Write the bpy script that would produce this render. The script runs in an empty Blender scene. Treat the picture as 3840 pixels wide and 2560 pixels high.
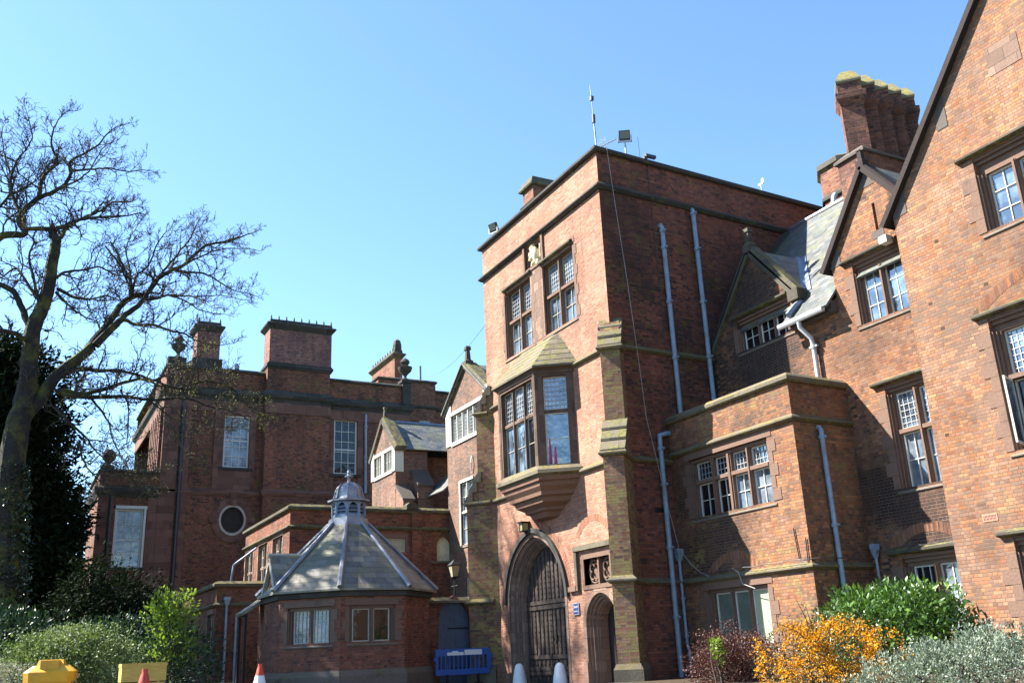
import bpy, math, random
import numpy as np
from mathutils import Vector, Matrix
from mathutils.geometry import tessellate_polygon

# ------------------------------------------------------------------ camera, sky, sun, exposure
scene = bpy.context.scene
COL = scene.collection
R_ = math.radians
FPX, YAW, PITCH, ROLL = 3536.53, R_(28.1204), R_(18.2184), R_(-2.5369)   # solved from the photograph's vanishing points
CAM = Vector((0, 0, .96))
def _axes():
    F = Vector((-math.cos(YAW), math.sin(YAW), 0)); r = Vector((math.sin(YAW), math.cos(YAW), 0)); u = Vector((0, 0, 1))
    f2 = F*math.cos(PITCH)+u*math.sin(PITCH); u2 = -F*math.sin(PITCH)+u*math.cos(PITCH)
    r3 = r*math.cos(ROLL)+u2*math.sin(ROLL); u3 = -r*math.sin(ROLL)+u2*math.cos(ROLL)
    return r3, u3, f2
AR, AU, AF = _axes()
cd = bpy.data.cameras.new("camera"); cam = bpy.data.objects.new("camera", cd); COL.objects.link(cam)
cd.sensor_width = 36; cd.lens = FPX/3840*36; cd.clip_start = .1; cd.clip_end = 6000
m = Matrix((AR, AU, -AF)).transposed().to_4x4(); m.translation = CAM
cam.matrix_world = m
scene.camera = cam

SUN_EL = R_(44.7)
SUN_D = Vector((.786, 1.0, -1.26)).normalized()          # direction the light travels
w = bpy.data.worlds.new("World"); scene.world = w; w.use_nodes = True
nt = w.node_tree
sky = nt.nodes.new("ShaderNodeTexSky"); sky.sky_type = 'NISHITA'; sky.sun_disc = False
sky.sun_elevation = SUN_EL; sky.sun_rotation = math.atan2(-SUN_D.x, -SUN_D.y)
sky.air_density = 1.0; sky.dust_density = .2; sky.ozone_density = 2.5; sky.altitude = 0
tn = nt.nodes.new("ShaderNodeMix"); tn.data_type = 'RGBA'; tn.blend_type = 'MULTIPLY'; tn.inputs[0].default_value = 1; tn.inputs[7].default_value = (.8, .94, 1.04, 1)   # clear spring air, a little cyan
nt.links.new(sky.outputs[0], tn.inputs[6]); nt.links.new(tn.outputs[2], nt.nodes["Background"].inputs[0])
nt.nodes["Background"].inputs[1].default_value = .075
sl = bpy.data.lights.new("sun", 'SUN'); sl.energy = 5.0; sl.angle = R_(.55); sl.color = (1, .95, .86)
so = bpy.data.objects.new("sun", sl); COL.objects.link(so)
so.rotation_euler = SUN_D.to_track_quat('-Z', 'Y').to_euler()
vs = scene.view_settings; vs.view_transform = 'Standard'; vs.look = 'None'; vs.gamma = 1; vs.exposure = 2.22

rnd = random.Random(7)
nrs = np.random.RandomState(11)

def ray(x, y):                                             # photograph pixel (3840 wide) -> world ray
    return AR*((x-1920)/FPX) - AU*((y-1280)/FPX) + AF
def atX(x, y, X): d = ray(x, y); return CAM + d*(X/d.x)
def atY(x, y, Y): d = ray(x, y); return CAM + d*(Y/d.y)
def atZ(x, y, Z): d = ray(x, y); return CAM + d*((Z-CAM.z)/d.z)
def atD(x, y, D): d = ray(x, y); return CAM + d*D

# ------------------------------------------------------------------ mesh helpers
class MB:
    def __init__(s): s.v = []; s.f = []
    def add(s, vs, fs):
        n = len(s.v); s.v += [tuple(p) for p in vs]; s.f += [tuple(i+n for i in f) for f in fs]; return s
    def box(s, x0, x1, y0, y1, z0, z1):
        return s.add([(x0,y0,z0),(x1,y0,z0),(x1,y1,z0),(x0,y1,z0),(x0,y0,z1),(x1,y0,z1),(x1,y1,z1),(x0,y1,z1)],
                     [(3,2,1,0),(4,5,6,7),(0,1,5,4),(1,2,6,5),(2,3,7,6),(3,0,4,7)])
    def fbox(s, F, u0, u1, z0, z1, o0, o1):                # box in a wall frame, o = outwards
        return s.add([F.P(u0,z0,o1),F.P(u1,z0,o1),F.P(u1,z0,o0),F.P(u0,z0,o0),F.P(u0,z1,o1),F.P(u1,z1,o1),F.P(u1,z1,o0),F.P(u0,z1,o0)],
                     [(3,2,1,0),(4,5,6,7),(0,1,5,4),(1,2,6,5),(2,3,7,6),(3,0,4,7)])
    def loft(s, rings, cap=True, closed=True):
        n = len(rings[0]); vs = [p for r in rings for p in r]; fs = []
        for k in range(len(rings)-1):
            for i in range(n if closed else n-1):
                j = (i+1) % n; fs.append((k*n+i, k*n+j, (k+1)*n+j, (k+1)*n+i))
        if cap: fs += [tuple(range(n))[::-1], tuple(range((len(rings)-1)*n, len(rings)*n))]
        return s.add(vs, fs)
    def prism(s, pts, vec):
        vec = Vector(vec); a = [Vector(p) for p in pts]; return s.loft([a, [p+vec for p in a]])
    def bar(s, a, b, r, n=6): return s.tube([a, b], r, n)
    def tube(s, pts, r, n=6, cap=True):
        pts = [Vector(p) for p in pts]; rings = []; prev = None
        for i, p in enumerate(pts):
            t = (pts[min(i+1, len(pts)-1)] - pts[max(i-1, 0)])
            if t.length < 1e-6: t = Vector((0, 0, 1))
            t.normalize()
            if prev is None:
                h = Vector((0, 0, 1)) if abs(t.z) < .9 else Vector((1, 0, 0)); a = t.cross(h).normalized()
            else:
                a = (prev - t*prev.dot(t)); a = a.normalized() if a.length > 1e-5 else t.orthogonal().normalized()
            prev = a; b = t.cross(a); rr = r[i] if isinstance(r, (list, tuple)) else r
            rings.append([p + (a*math.cos(2*math.pi*k/n) + b*math.sin(2*math.pi*k/n))*rr for k in range(n)])
        return s.loft(rings, cap)
    def lathe(s, prof, c=(0, 0, 0), n=16, rot=0):
        c = Vector(c)
        return s.loft([[c+Vector((r*math.cos(rot+2*math.pi*k/n), r*math.sin(rot+2*math.pi*k/n), z)) for k in range(n)] for r, z in prof])
    def sweep(s, path, prof, closed=False):                # profile (o, z) along a plan polyline, mitred
        P = [Vector((p[0], p[1])) for p in path]; n = len(P); rings = []
        def nrm(a, b): d = (b-a).normalized(); return Vector((d.y, -d.x))
        for i in range(n):
            if closed or 0 < i < n-1:
                n1 = nrm(P[i-1], P[i]); n2 = nrm(P[i], P[(i+1) % n]); mm = (n1+n2); mm = mm/max(.2, mm.dot(n1))
            else: mm = nrm(P[0], P[1]) if i == 0 else nrm(P[-2], P[-1])
            rings.append([Vector((P[i].x+mm.x*o, P[i].y+mm.y*o, z)) for o, z in prof])
        if closed: rings.append(rings[0])
        return s.loft(rings, cap=not closed)
    def wall(s, F, outline, holes=(), o=0, depth=.28):
        loops = [[Vector((u, z, 0)) for u, z in outline]] + [[Vector((u, z, 0)) for u, z in h] for h in holes]
        flat = [p for l in loops for p in l]
        tris = tessellate_polygon(loops)
        s.add([F.P(p.x, p.y, o) for p in flat], [tuple(t) for t in tris])
        for h in holes:
            k = len(h); vs = [F.P(u, z, o) for u, z in h] + [F.P(u, z, o-depth) for u, z in h]
            s.add(vs, [(i, (i+1) % k, k+(i+1) % k, k+i) for i in range(k)])
        return s

class Fr:                                                  # a wall frame: origin, direction along the wall, outward normal
    def __init__(s, O, U):
        s.O = Vector((O[0], O[1], 0)); s.U = Vector((U[0], U[1], 0)); s.U.normalize(); s.N = Vector((s.U.y, -s.U.x, 0)); s.holes = []
    def P(s, u, z, o=0): return s.O + s.U*u + s.N*o + Vector((0, 0, z))
def FrAB(a, b): f = Fr(a, (b[0]-a[0], b[1]-a[1])); f.L = math.hypot(b[0]-a[0], b[1]-a[1]); return f

def mesh(name, mb, mat, smooth=False, uv=True):
    me = bpy.data.meshes.new(name); me.from_pydata(mb.v, [], mb.f)
    if isinstance(mat, (list, tuple)):
        for q in mat: me.materials.append(q)
    else: me.materials.append(mat)
    me.update()
    if uv and len(me.polygons):
        np_, nl = len(me.polygons), len(me.loops)
        nor = np.empty(np_*3); me.polygons.foreach_get("normal", nor); nor = nor.reshape(-1, 3)
        tot = np.empty(np_, dtype=np.int32); me.polygons.foreach_get("loop_total", tot)
        vi = np.empty(nl, dtype=np.int32); me.loops.foreach_get("vertex_index", vi)
        co = np.empty(len(me.vertices)*3); me.vertices.foreach_get("co", co); co = co.reshape(-1, 3)[vi]
        N = np.repeat(nor, tot, axis=0); flat = np.abs(N[:, 2]) > .96
        h = np.hypot(N[:, 0], N[:, 1])+1e-9; U = np.stack([-N[:, 1]/h, N[:, 0]/h, 0*h], 1); U[flat] = (1, 0, 0)
        V = np.cross(N, U)
        me.uv_layers.new(name="UVMap").data.foreach_set("uv", np.stack([(co*U).sum(1), (co*V).sum(1)], 1).ravel())
    if smooth:
        me.polygons.foreach_set("use_smooth", [True]*len(me.polygons)); me.update()
        try: me.set_sharp_from_angle(angle=R_(40))
        except Exception: pass
    return me
def obj(name, mb, mat, parent=None, smooth=False, label=None, local=False, uv=True):
    o = bpy.data.objects.new(name, mesh(name, mb, mat, smooth, uv)); COL.objects.link(o)
    if parent is not None:
        o.parent = parent
        if parent.type == 'EMPTY' and not local: o.location = -parent.location
    if label: o['label'] = label
    return o
def thing(name, label, cat, loc=(0, 0, 0), group=None):
    o = bpy.data.objects.new(name, None); COL.objects.link(o); o.location = loc; o.empty_display_size = .3
    o['label'] = label; o['category'] = cat
    if group: o['group'] = group
    return o
def tag(o, label, cat, group=None, kind=None):
    if label: o['label'] = label
    if cat: o['category'] = cat
    if group: o['group'] = group
    if kind: o['kind'] = kind
    return o
def dup(root, loc, rotz=0, label=None):
    r = root.copy(); COL.objects.link(r); r.location = loc; r.rotation_euler = (0, 0, rotz)
    if label: r['label'] = label
    for ch in list(root.children):
        c = ch.copy(); COL.objects.link(c); c.parent = r
        for g in list(ch.children):
            d = g.copy(); COL.objects.link(d); d.parent = c
    return r

# ------------------------------------------------------------------ materials
class NB:
    def __init__(s, name):
        s.m = bpy.data.materials.new(name); s.m.use_nodes = True; s.t = s.m.node_tree; s.b = s.t.nodes["Principled BSDF"]
    def n(s, typ, **kw):
        x = s.t.nodes.new("ShaderNode"+typ)
        for k, v in kw.items(): setattr(x, k, v)
        return x
    def l(s, a, b): s.t.links.new(a, b)
    def put(s, sock, v):
        if hasattr(v, 'is_linked') or isinstance(v, bpy.types.NodeSocket): s.l(v, sock)
        else: sock.default_value = v
    def math(s, op, a, b=None, c=None):
        x = s.n("Math", operation=op); s.put(x.inputs[0], a)
        if b is not None: s.put(x.inputs[1], b)
        if c is not None: s.put(x.inputs[2], c)
        return x.outputs[0]
    def mix(s, fac, a, b, mode='MIX'):
        x = s.n("Mix", data_type='RGBA', blend_type=mode); s.put(x.inputs[0], fac)
        s.put(x.inputs[6], a if not isinstance(a, tuple) else (*a, 1)); s.put(x.inputs[7], b if not isinstance(b, tuple) else (*b, 1))
        return x.outputs[2]
    def ramp(s, fac, stops, interp='LINEAR'):
        x = s.n("ValToRGB"); x.color_ramp.interpolation = interp; e = x.color_ramp.elements
        while len(e) < len(stops): e.new(.5)
        for q, (p, c) in zip(e, stops): q.position = p; q.color = (*c, 1) if isinstance(c, tuple) else (c, c, c, 1)
        s.l(fac, x.inputs[0]); return x.outputs[0]
    def noise(s, vec, scale, detail=4, rough=.55, dim='3D'):
        x = s.n("TexNoise", noise_dimensions=dim); x.inputs['Scale'].default_value = scale; x.inputs['Detail'].default_value = detail; x.inputs['Roughness'].default_value = rough
        if vec is not None: s.l(vec, x.inputs['Vector'])
        return x.outputs[0]
    def pos(s): return s.n("NewGeometry").outputs['Position']
    def sepx(s, P): x = s.n("SeparateXYZ"); s.l(P, x.inputs[0]); return x.outputs[0]
    def rng(s, v, a, b, c=0., d=1.):
        x = s.n("MapRange"); s.put(x.inputs[0], v)
        for i, q in enumerate((a, b, c, d)): x.inputs[1+i].default_value = q
        return x.outputs[0]
    def bump(s, h, dist, strength=1):
        x = s.n("Bump"); x.inputs['Distance'].default_value = dist; x.inputs['Strength'].default_value = strength; s.l(h, x.inputs['Height']); s.l(x.outputs[0], s.b.inputs['Normal'])
    def done(s, col, rough=.9, spec=.3, metal=0):
        s.put(s.b.inputs['Base Color'], (*col, 1) if isinstance(col, tuple) else col)
        s.put(s.b.inputs['Roughness'], rough); s.put(s.b.inputs['Specular IOR Level'], spec); s.b.inputs['Metallic'].default_value = metal
        return s.m

def coursed(B, bw, bh, jitter=.2, warp=.008, bond=False):
    """uv -> (row/col random value, joint mask 1 = unit 0 = joint, fraction up the course, random colour)"""
    uvn = B.n("UVMap"); sp = B.n("SeparateXYZ"); B.l(uvn.outputs[0], sp.inputs[0])
    P = B.pos()
    nz = B.n("TexNoise"); nz.inputs['Scale'].default_value = 1.7; nz.inputs['Detail'].default_value = 2; B.l(P, nz.inputs['Vector'])
    sc = B.n("SeparateColor"); B.l(nz.outputs[1], sc.inputs[0])
    u = B.math('MULTIPLY_ADD', sc.outputs[0], warp*2, sp.outputs[0]); v = B.math('MULTIPLY_ADD', sc.outputs[1], warp*2, sp.outputs[1])
    vr = B.math('DIVIDE', v, bh); row = B.math('FLOOR', vr); fv = B.math('FRACT', vr)
    wr = B.n("TexWhiteNoise", noise_dimensions='1D'); B.l(row, wr.inputs['W'])
    if bond:   # alternate courses of stretchers and headers
        odd = B.math('GREATER_THAN', B.math('PINGPONG', row, 1.), .5); bw = B.math('SUBTRACT', bw, B.math('MULTIPLY', odd, bw*.5))
    ur = B.math('ADD', B.math('DIVIDE', u, bw), B.math('ADD', B.math('MULTIPLY', B.math('PINGPONG', row, 1.), .5), B.math('MULTIPLY', wr.outputs[0], jitter)))
    col = B.math('FLOOR', ur); fu = B.math('FRACT', ur)
    cb = B.n("CombineXYZ"); B.l(col, cb.inputs[0]); B.l(row, cb.inputs[1])
    wn = B.n("TexWhiteNoise", noise_dimensions='2D'); B.l(cb.outputs[0], wn.inputs['Vector'])
    eu = B.math('MULTIPLY', B.math('PINGPONG', fu, .5), bw); ev = B.math('MULTIPLY', B.math('PINGPONG', fv, .5), bh)
    return wn.outputs[0], B.math('MINIMUM', eu, ev), fv, wn.outputs[1], P

def brick(name, cols, mortar=(.27, .2, .155), soot=.0, sootcol=(.025, .02, .02), moss=0., mosscol=(.115, .105, .02), tone=(.72, 1.22), bw=.235, bh=.077, joint=.0075, pale=.0, sootx=None, spots=()):
    B = NB(name); val, edge, fv, rc, P = coursed(B, bw, bh, bond=True)
    K = .64; mean = [sum(q[i] for q in cols)/len(cols) for i in range(3)]; cols = [tuple(K*(.35*m_+.65*v) for v, m_ in zip(q, mean)) for q in cols]
    k = len(cols); c = B.ramp(val, [(i/(k), cc) for i, cc in enumerate(cols)], 'CONSTANT')
    sr = B.n("SeparateColor"); B.l(rc, sr.inputs[0])
    c = B.mix(1., c, B.ramp(sr.outputs[1], [(0, .8), (1, 1.18)]), 'MULTIPLY')
    big = B.noise(P, .42, 5, .6); c = B.mix(1., c, B.ramp(B.rng(big, .28, .72), [(0, tone[0]), (1, tone[1])]), 'MULTIPLY')
    mp = B.n("Mapping"); mp.inputs['Scale'].default_value = (2.6, 2.6, .22); B.l(P, mp.inputs[0]); stk = B.noise(mp.outputs[0], 1., 4, .6); c = B.mix(1., c, B.ramp(stk, [(.3, .74), (.55, 1.02), (.8, 1.12)]), 'MULTIPLY')
    fine = B.noise(P, 26, 3, .6); c = B.mix(1., c, B.ramp(fine, [(.25, .78), (.8, 1.2)]), 'MULTIPLY')
    if pale: 
        pf = B.rng(B.math('ADD', B.noise(P, .8, 4), B.math('MULTIPLY', sr.outputs[2], .2)), .6, .8, 0, pale); c = B.mix(pf, c, (.42, .25, .17))
    if soot:
        sf = B.rng(B.math('ADD', B.noise(P, .33, 6, .65), B.math('MULTIPLY', B.math('SUBTRACT', sr.outputs[0], .5), .2)) if sootx is None else B.math('ADD', B.math('ADD', B.noise(P, .6, 6, .65), B.math('MULTIPLY', B.math('SUBTRACT', sr.outputs[0], .5), .32)), B.rng(B.sepx(P), sootx[0], sootx[1], 0, sootx[2])), .63-.3*soot, .84-.3*soot, 0, .86); c = B.mix(sf, c, sootcol)
    for (sx_, sy_, sz_, sr_, st_) in spots:          # old soot stains where flues, sills and gutters blackened the wall
        vm = B.n("VectorMath", operation='DISTANCE'); B.l(P, vm.inputs[0]); vm.inputs[1].default_value = (sx_, sy_, sz_)
        dd_ = B.math('ADD', B.math('DIVIDE', vm.outputs['Value'], sr_*1.45), B.math('ADD', B.math('MULTIPLY', B.noise(P, 1.5, 5, .65), 1.5), B.math('MULTIPLY', sr.outputs[0], .25)))
        c = B.mix(B.rng(dd_, 1.25, 1.8, st_, 0), c, (.024, .018, .017))
    if moss:
        mf = B.rng(B.math('ADD', B.noise(P, 1.1, 5, .65), B.math('MULTIPLY', B.math('SUBTRACT', sr.outputs[2], .5), .3)), .68-.32*moss, .86-.32*moss, 0, .85); c = B.mix(mf, c, mosscol)
    jm = B.rng(edge, joint*.5, joint*1.05)
    mortar = tuple(.62*q for q in mortar); mc = B.mix(1., mortar, B.ramp(B.noise(P, 1.3, 3), [(.3, .6), (.75, 1.2)]), 'MULTIPLY')
    c = B.mix(jm, mc, c)
    B.bump(B.math('ADD', B.math('MULTIPLY', jm, 1.), B.math('ADD', B.math('MULTIPLY', fine, .5), B.math('MULTIPLY', sr.outputs[1], .5))), .009)
    return B.done(c, .92, .2)

def stone(name, base, lichen=0., lcol=(.165, .145, .05), stain=.5, block=None, dark=(.03, .028, .025)):
    B = NB(name); P = B.pos(); n1 = B.noise(P, 1.6, 6, .62); n2 = B.noise(P, 22, 4, .6)
    c = B.mix(1., base, B.ramp(n2, [(.2, .75), (.8, 1.22)]), 'MULTIPLY')
    h = n2
    if block:
        val, edge, fv, rc, P2 = coursed(B, block[0], block[1], .3)
        c = B.mix(1., c, B.ramp(val, [(0, .72), (1, 1.25)]), 'MULTIPLY'); jm = B.rng(edge, .003, .009); c = B.mix(jm, (.12, .09, .07), c); h = B.math('ADD', n2, jm)
    c = B.mix(B.rng(n1, .62-.22*stain, .85-.22*stain, 0, .85), c, dark)
    if lichen:
        sep = B.n("SeparateXYZ"); B.l(B.n("NewGeometry").outputs['Normal'], sep.inputs[0])
        up = B.rng(B.math('ABSOLUTE', sep.outputs[2]), .15, .7, .06, 1.); n3 = B.noise(P, 3.2, 6, .68)
        lf = B.math('MULTIPLY', B.rng(n3, .62-.3*lichen, .72-.3*lichen), up)
        c = B.mix(lf, c, B.mix(B.rng(B.noise(P, 9, 3), .35, .65), lcol, (lcol[0]*.5, lcol[1]*.55, lcol[2]*.6)))
    B.bump(h, .012, .8)
    return B.done(c, .93, .2)

def slate(name, cols, bw=.3, bh=.2, lich=0., rough=.55):
    B = NB(name); val, edge, fv, rc, P = coursed(B, bw, bh, .25, .004)
    k = len(cols); c = B.ramp(val, [(i/k, q) for i, q in enumerate(cols)], 'CONSTANT')
    sr = B.n("SeparateColor"); B.l(rc, sr.inputs[0]); c = B.mix(1., c, B.ramp(sr.outputs[1], [(0, .7), (1, 1.25)]), 'MULTIPLY')
    n = B.noise(P, 2.2, 6, .65); c = B.mix(1., c, B.ramp(n, [(.3, .7), (.75, 1.25)]), 'MULTIPLY')
    if lich: c = B.mix(B.rng(B.noise(P, 1.1, 5), .62-.25*lich, .75-.25*lich, 0, .7), c, (.12, .12, .045))
    c = B.mix(B.rng(edge, .002, .006), (.02, .02, .02), c)
    B.bump(B.math('ADD', B.math('MULTIPLY', fv, -1.), B.math('ADD', B.math('MULTIPLY', sr.outputs[0], .5), B.math('MULTIPLY', B.rng(edge, .0, .006), .4))), .016)
    return B.done(c, rough, .45)

def plain(name, col, rough=.6, spec=.4, metal=0, var=.25, scale=6, dirt=None):
    B = NB(name); P = B.pos(); n = B.noise(P, scale, 5, .6)
    c = B.mix(1., col, B.ramp(n, [(.25, 1-var), (.75, 1+var)]), 'MULTIPLY')
    if dirt: c = B.mix(B.rng(B.noise(P, scale*.4, 6, .65), .52, .75, 0, .8), c, dirt)
    B.bump(B.noise(P, scale*8, 3), .002, .5)
    return B.done(c, rough, spec, metal)
def glass(name, col=(.02, .026, .03), rough=.04, ior=1.9, ripple=.012, refl_patch=None):
    B = NB(name); P = B.pos()
    c = col
    if refl_patch: c = B.mix(B.rng(B.noise(P, 1.4, 4), .42, .62), col, refl_patch)  # patches painted into the glass colour as reflected trees and sky
    B.b.inputs['IOR'].default_value = ior
    B.bump(B.noise(P, 2.3, 2), ripple, 1.)
    B.done(c, rough, .5); return B.m
def leafmat(name, stops, rough=.5, spec=.4, trans=.25):
    B = NB(name); at = B.n("Attribute", attribute_name="tint"); c = B.ramp(at.outputs['Fac'], stops)
    B.done(c, rough, spec)
    tr = B.n("BsdfTranslucent"); B.l(B.mix(1., c, (1.1, 1.2, .6), 'MULTIPLY'), tr.inputs[0])
    mx = B.n("MixShader"); mx.inputs[0].default_value = trans; B.l(B.b.outputs[0], mx.inputs[1]); B.l(tr.outputs[0], mx.inputs[2])
    B.l(mx.outputs[0], B.t.nodes["Material Output"].inputs[0]); return B.m

def hue(l, g, b, k=1.): return [(r*k, g_*g*k, b_*b*k) for r, g_, b_ in l]
ORANGE = [(.37, .125, .05), (.42, .155, .06), (.31, .095, .045), (.36, .14, .075), (.45, .19, .08), (.24, .085, .05), (.40, .14, .05), (.20, .095, .07), (.38, .16, .08), (.34, .165, .105), (.30, .15, .105), (.37, .185, .11), (.26, .125, .09)]
RED = [(.33, .095, .055), (.37, .115, .065), (.28, .08, .05), (.34, .11, .075), (.40, .15, .09), (.23, .075, .055), (.35, .10, .055), (.30, .10, .075)]
DEEP = [(.25, .062, .036), (.30, .078, .042), (.20, .055, .038), (.27, .085, .055), (.15, .05, .04), (.29, .072, .036), (.24, .07, .045), (.08, .035, .032)]
DARKB = [(.17, .06, .045), (.21, .075, .052), (.13, .05, .042), (.19, .075, .06), (.09, .04, .036), (.23, .085, .06), (.055, .034, .034), (.2, .075, .055)]
MIXB = [(.21, .10, .065), (.26, .12, .075), (.15, .085, .065), (.24, .13, .095), (.10, .065, .055), (.28, .12, .07), (.19, .11, .085), (.3, .15, .1)]
ORANGE = hue(ORANGE, 1.15, 1.2, 1.1); RED = hue(RED, 1.36, 1.3, 1.06); DEEP = hue(DEEP, 1.28, 1.36, 1.25); DARKB = hue(DARKB, 1.15, 1.2, 1.2); MIXB = hue(MIXB, 1.05, 1.05, 1.4)
M = dict(
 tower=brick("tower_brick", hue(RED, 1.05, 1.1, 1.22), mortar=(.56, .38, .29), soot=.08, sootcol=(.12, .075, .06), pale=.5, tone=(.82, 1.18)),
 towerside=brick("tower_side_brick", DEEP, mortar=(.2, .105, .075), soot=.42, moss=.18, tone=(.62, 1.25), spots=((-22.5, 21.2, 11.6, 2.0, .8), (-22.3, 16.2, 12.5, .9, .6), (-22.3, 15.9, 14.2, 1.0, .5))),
 annex=brick("annex_brick", hue(ORANGE, .96, .94, 1.0), mortar=(.3, .2, .13), soot=.6, sootcol=(.05, .035, .028), moss=.25, mosscol=(.2, .16, .05), tone=(.66, 1.22), spots=((-20.8, 17, 3.7, 1.3, .75), (-19.6, 17, 3.95, .9, .55), (-21.6, 17, 5.2, 1.0, .6))),
 wing=brick("wing_brick", ORANGE, mortar=(.27, .175, .12), soot=.3, sootcol=(.022, .017, .016), moss=.0, tone=(.7, 1.2), sootx=(-18.3, -19.3, .2), spots=((-19.8, 19.1, 8.5, 1.5, .85), (-20.6, 19.1, 11.2, 1.2, .8), (-15.5, 19.1, 3.8, 1.2, .85), (-16.7, 19.1, 4.4, 1.0, .8), (-16.4, 19.1, 8.2, .9, .5))),
 pav=brick("pavilion_brick", ORANGE, mortar=(.3, .2, .135), soot=.55, sootcol=(.12, .08, .06), moss=.12, mosscol=(.24, .17, .06), tone=(.72, 1.2), pale=.4, spots=((-11.2, 18.6, 8.95, 1.0, .45), (-11.4, 18.6, 4.0, 1.0, .5), (-13.6, 18.6, 3.0, .7, .3))),
 left=brick("left_block_brick", hue(DEEP, 1.12, 1.0, 1.12), bh=.069, bw=.21, mortar=(.19, .11, .085), soot=.5, moss=.25, tone=(.6, 1.25)),
 leftstack=brick("left_stack_brick", hue(DARKB+RED[:4], 1.1, 1.25, 1.5), bh=.069, bw=.21, mortar=(.3, .22, .18), soot=.25, tone=(.85, 1.15)),
 range_=brick("low_range_brick", DEEP+RED[:3], mortar=(.26, .15, .1), soot=.5, moss=.15, tone=(.75, 1.2)),
 lodge=brick("lodge_brick", DEEP+RED[:2], mortar=(.27, .18, .14), soot=.4, tone=(.7, 1.25)),
 gable=brick("gable_wing_brick", MIXB, mortar=(.3, .24, .19), soot=.5, sootcol=(.05, .042, .038), tone=(.75, 1.2)),
 buttress=brick("buttress_brick", MIXB+RED[:3], mortar=(.27, .2, .13), soot=.1, moss=.72, mosscol=(.23, .19, .06), tone=(.75, 1.2)),
 stack=brick("stack_brick", DARKB+RED[:3], mortar=(.24, .17, .13), soot=.45, tone=(.75, 1.2)),
 rear=brick("rear_brick", RED+DARKB[:2], mortar=(.3, .2, .15), soot=.3, tone=(.8, 1.15)),
 bayroof=stone("bay_roof_stone", (.125, .105, .078), lichen=.55, lcol=(.165, .148, .052), stain=.35, block=(.6, 5.)),
 sillstone=stone("sill_stone", (.13, .105, .085), lichen=.3, stain=.3),
 stone=stone("red_sandstone", (.145, .09, .066), stain=.25, dark=(.06, .045, .038)),
 stoneb=stone("sandstone_blocks", (.185, .12, .09), stain=.2, block=(.55, .32), dark=(.08, .055, .045)),
 bay=stone("bay_sandstone", (.1, .066, .05), stain=.42, block=(.7, .42), dark=(.035, .028, .025)),
 corbel=stone("corbel_sandstone", (.16, .09, .062), stain=.25, dark=(.06, .04, .03)),
 cop=stone("weathered_coping", (.07, .062, .05), lichen=.6, block=(.85, 7), stain=.35),
 copl=stone("lichened_coping", (.115, .098, .07), lichen=.62, block=(.85, 7), lcol=(.17, .135, .05), stain=.2),
 copd=stone("dark_coping", (.05, .046, .042), block=(.9, 7), lichen=.35, lcol=(.1, .1, .04), stain=.5),
 verge=stone("dark_verge_stone", (.034, .026, .024), stain=.3),
 greystone=stone("grey_brown_stone", (.09, .075, .066), stain=.25, dark=(.06, .05, .045)),
 cap=stone("lichened_cap", (.17, .15, .1), lichen=.75, lcol=(.3, .25, .05), stain=.3),
 carving=stone("cream_carving", (.62, .55, .36), stain=.05),
 leftstone=stone("left_block_stone", (.15, .075, .055), stain=.35, block=(.8, .38), dark=(.04, .03, .028)),
 slate=slate("wing_slate", [(.085, .095, .095), (.105, .11, .1), (.07, .08, .085), (.095, .1, .08), (.12, .115, .1)], lich=.45),
 lodgeslate=slate("lodge_slate", [(.15, .135, .095), (.18, .16, .11), (.12, .112, .09), (.16, .145, .09), (.125, .122, .105)], bw=.42, bh=.25, lich=.25),
 lead=plain("lead", (.2, .21, .23), .45, .5, .6, .35, 3, (.32, .3, .3)),
 leadblue=plain("lead_paint", (.16, .2, .27), .5, .5, .2, .3, 5),
 pipe=plain("pipe_paint", (.2, .26, .33), .5, .4, 0, .22, 5, (.15, .12, .1)),
 pipepale=plain("pale_pipe_paint", (.36, .36, .37), .45, .45, 0, .15, 7),
 pipeblack=plain("black_pipe_paint", (.022, .024, .03), .45, .5),
 white=plain("white_joinery", (.5, .49, .44), .5, .4, 0, .12, 9),
 cream=plain("cream_joinery", (.5, .48, .4), .55, .4, 0, .15, 9),
 putty=plain("stained_joinery", (.36, .33, .27), .6, .3, 0, .25, 9),
 leadcame=plain("lead_cames", (.30, .31, .32), .5, .4, .3),
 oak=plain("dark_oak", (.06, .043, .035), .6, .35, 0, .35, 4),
 oakd=plain("near_black_oak", (.022, .014, .011), .65, .3, 0, .3, 4),  # near-black brown for small doors, posts and the oval pane
 iron=plain("black_iron", (.016, .016, .018), .5, .5, .5),
 bluedoor=plain("blue_grey_door_paint", (.07, .085, .12), .6, .3, 0, .25, 3),
 soil=plain("soil", (.05, .036, .024), .95, .1, 0, .4, 8),
 glass=glass("window_glass"),
 glassb=glass("bright_window_glass", (.025, .035, .045), .04, 2.6, .035, (.13, .18, .23)),  # pale blue patches painted in as reflected sky
 glassd=glass("dark_window_glass", (.008, .008, .009), .08, 1.5),
 glassc=glass("curtained_glass", (.06, .075, .09), .08, 1.8, .015, (.17, .2, .23)),  # pale curtain tone, with patches painted in as reflections
 blind=glass("blind_glass", (.3, .32, .22), .2, 1.5, .004),
 greenish=glass("green_backed_glass", (.09, .11, .085), .12, 1.5, .005, (.13, .15, .12)),
 pinkcurt=plain("pink_curtain", (.4, .06, .13), .8, .2),
 asphalt=plain("asphalt", (.05, .05, .05), .9, .3, 0, .25, 3),
 grassm=plain("rough_grass_soil", (.05, .06, .025), .95, .1, 0, .4, 3),
)
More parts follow.
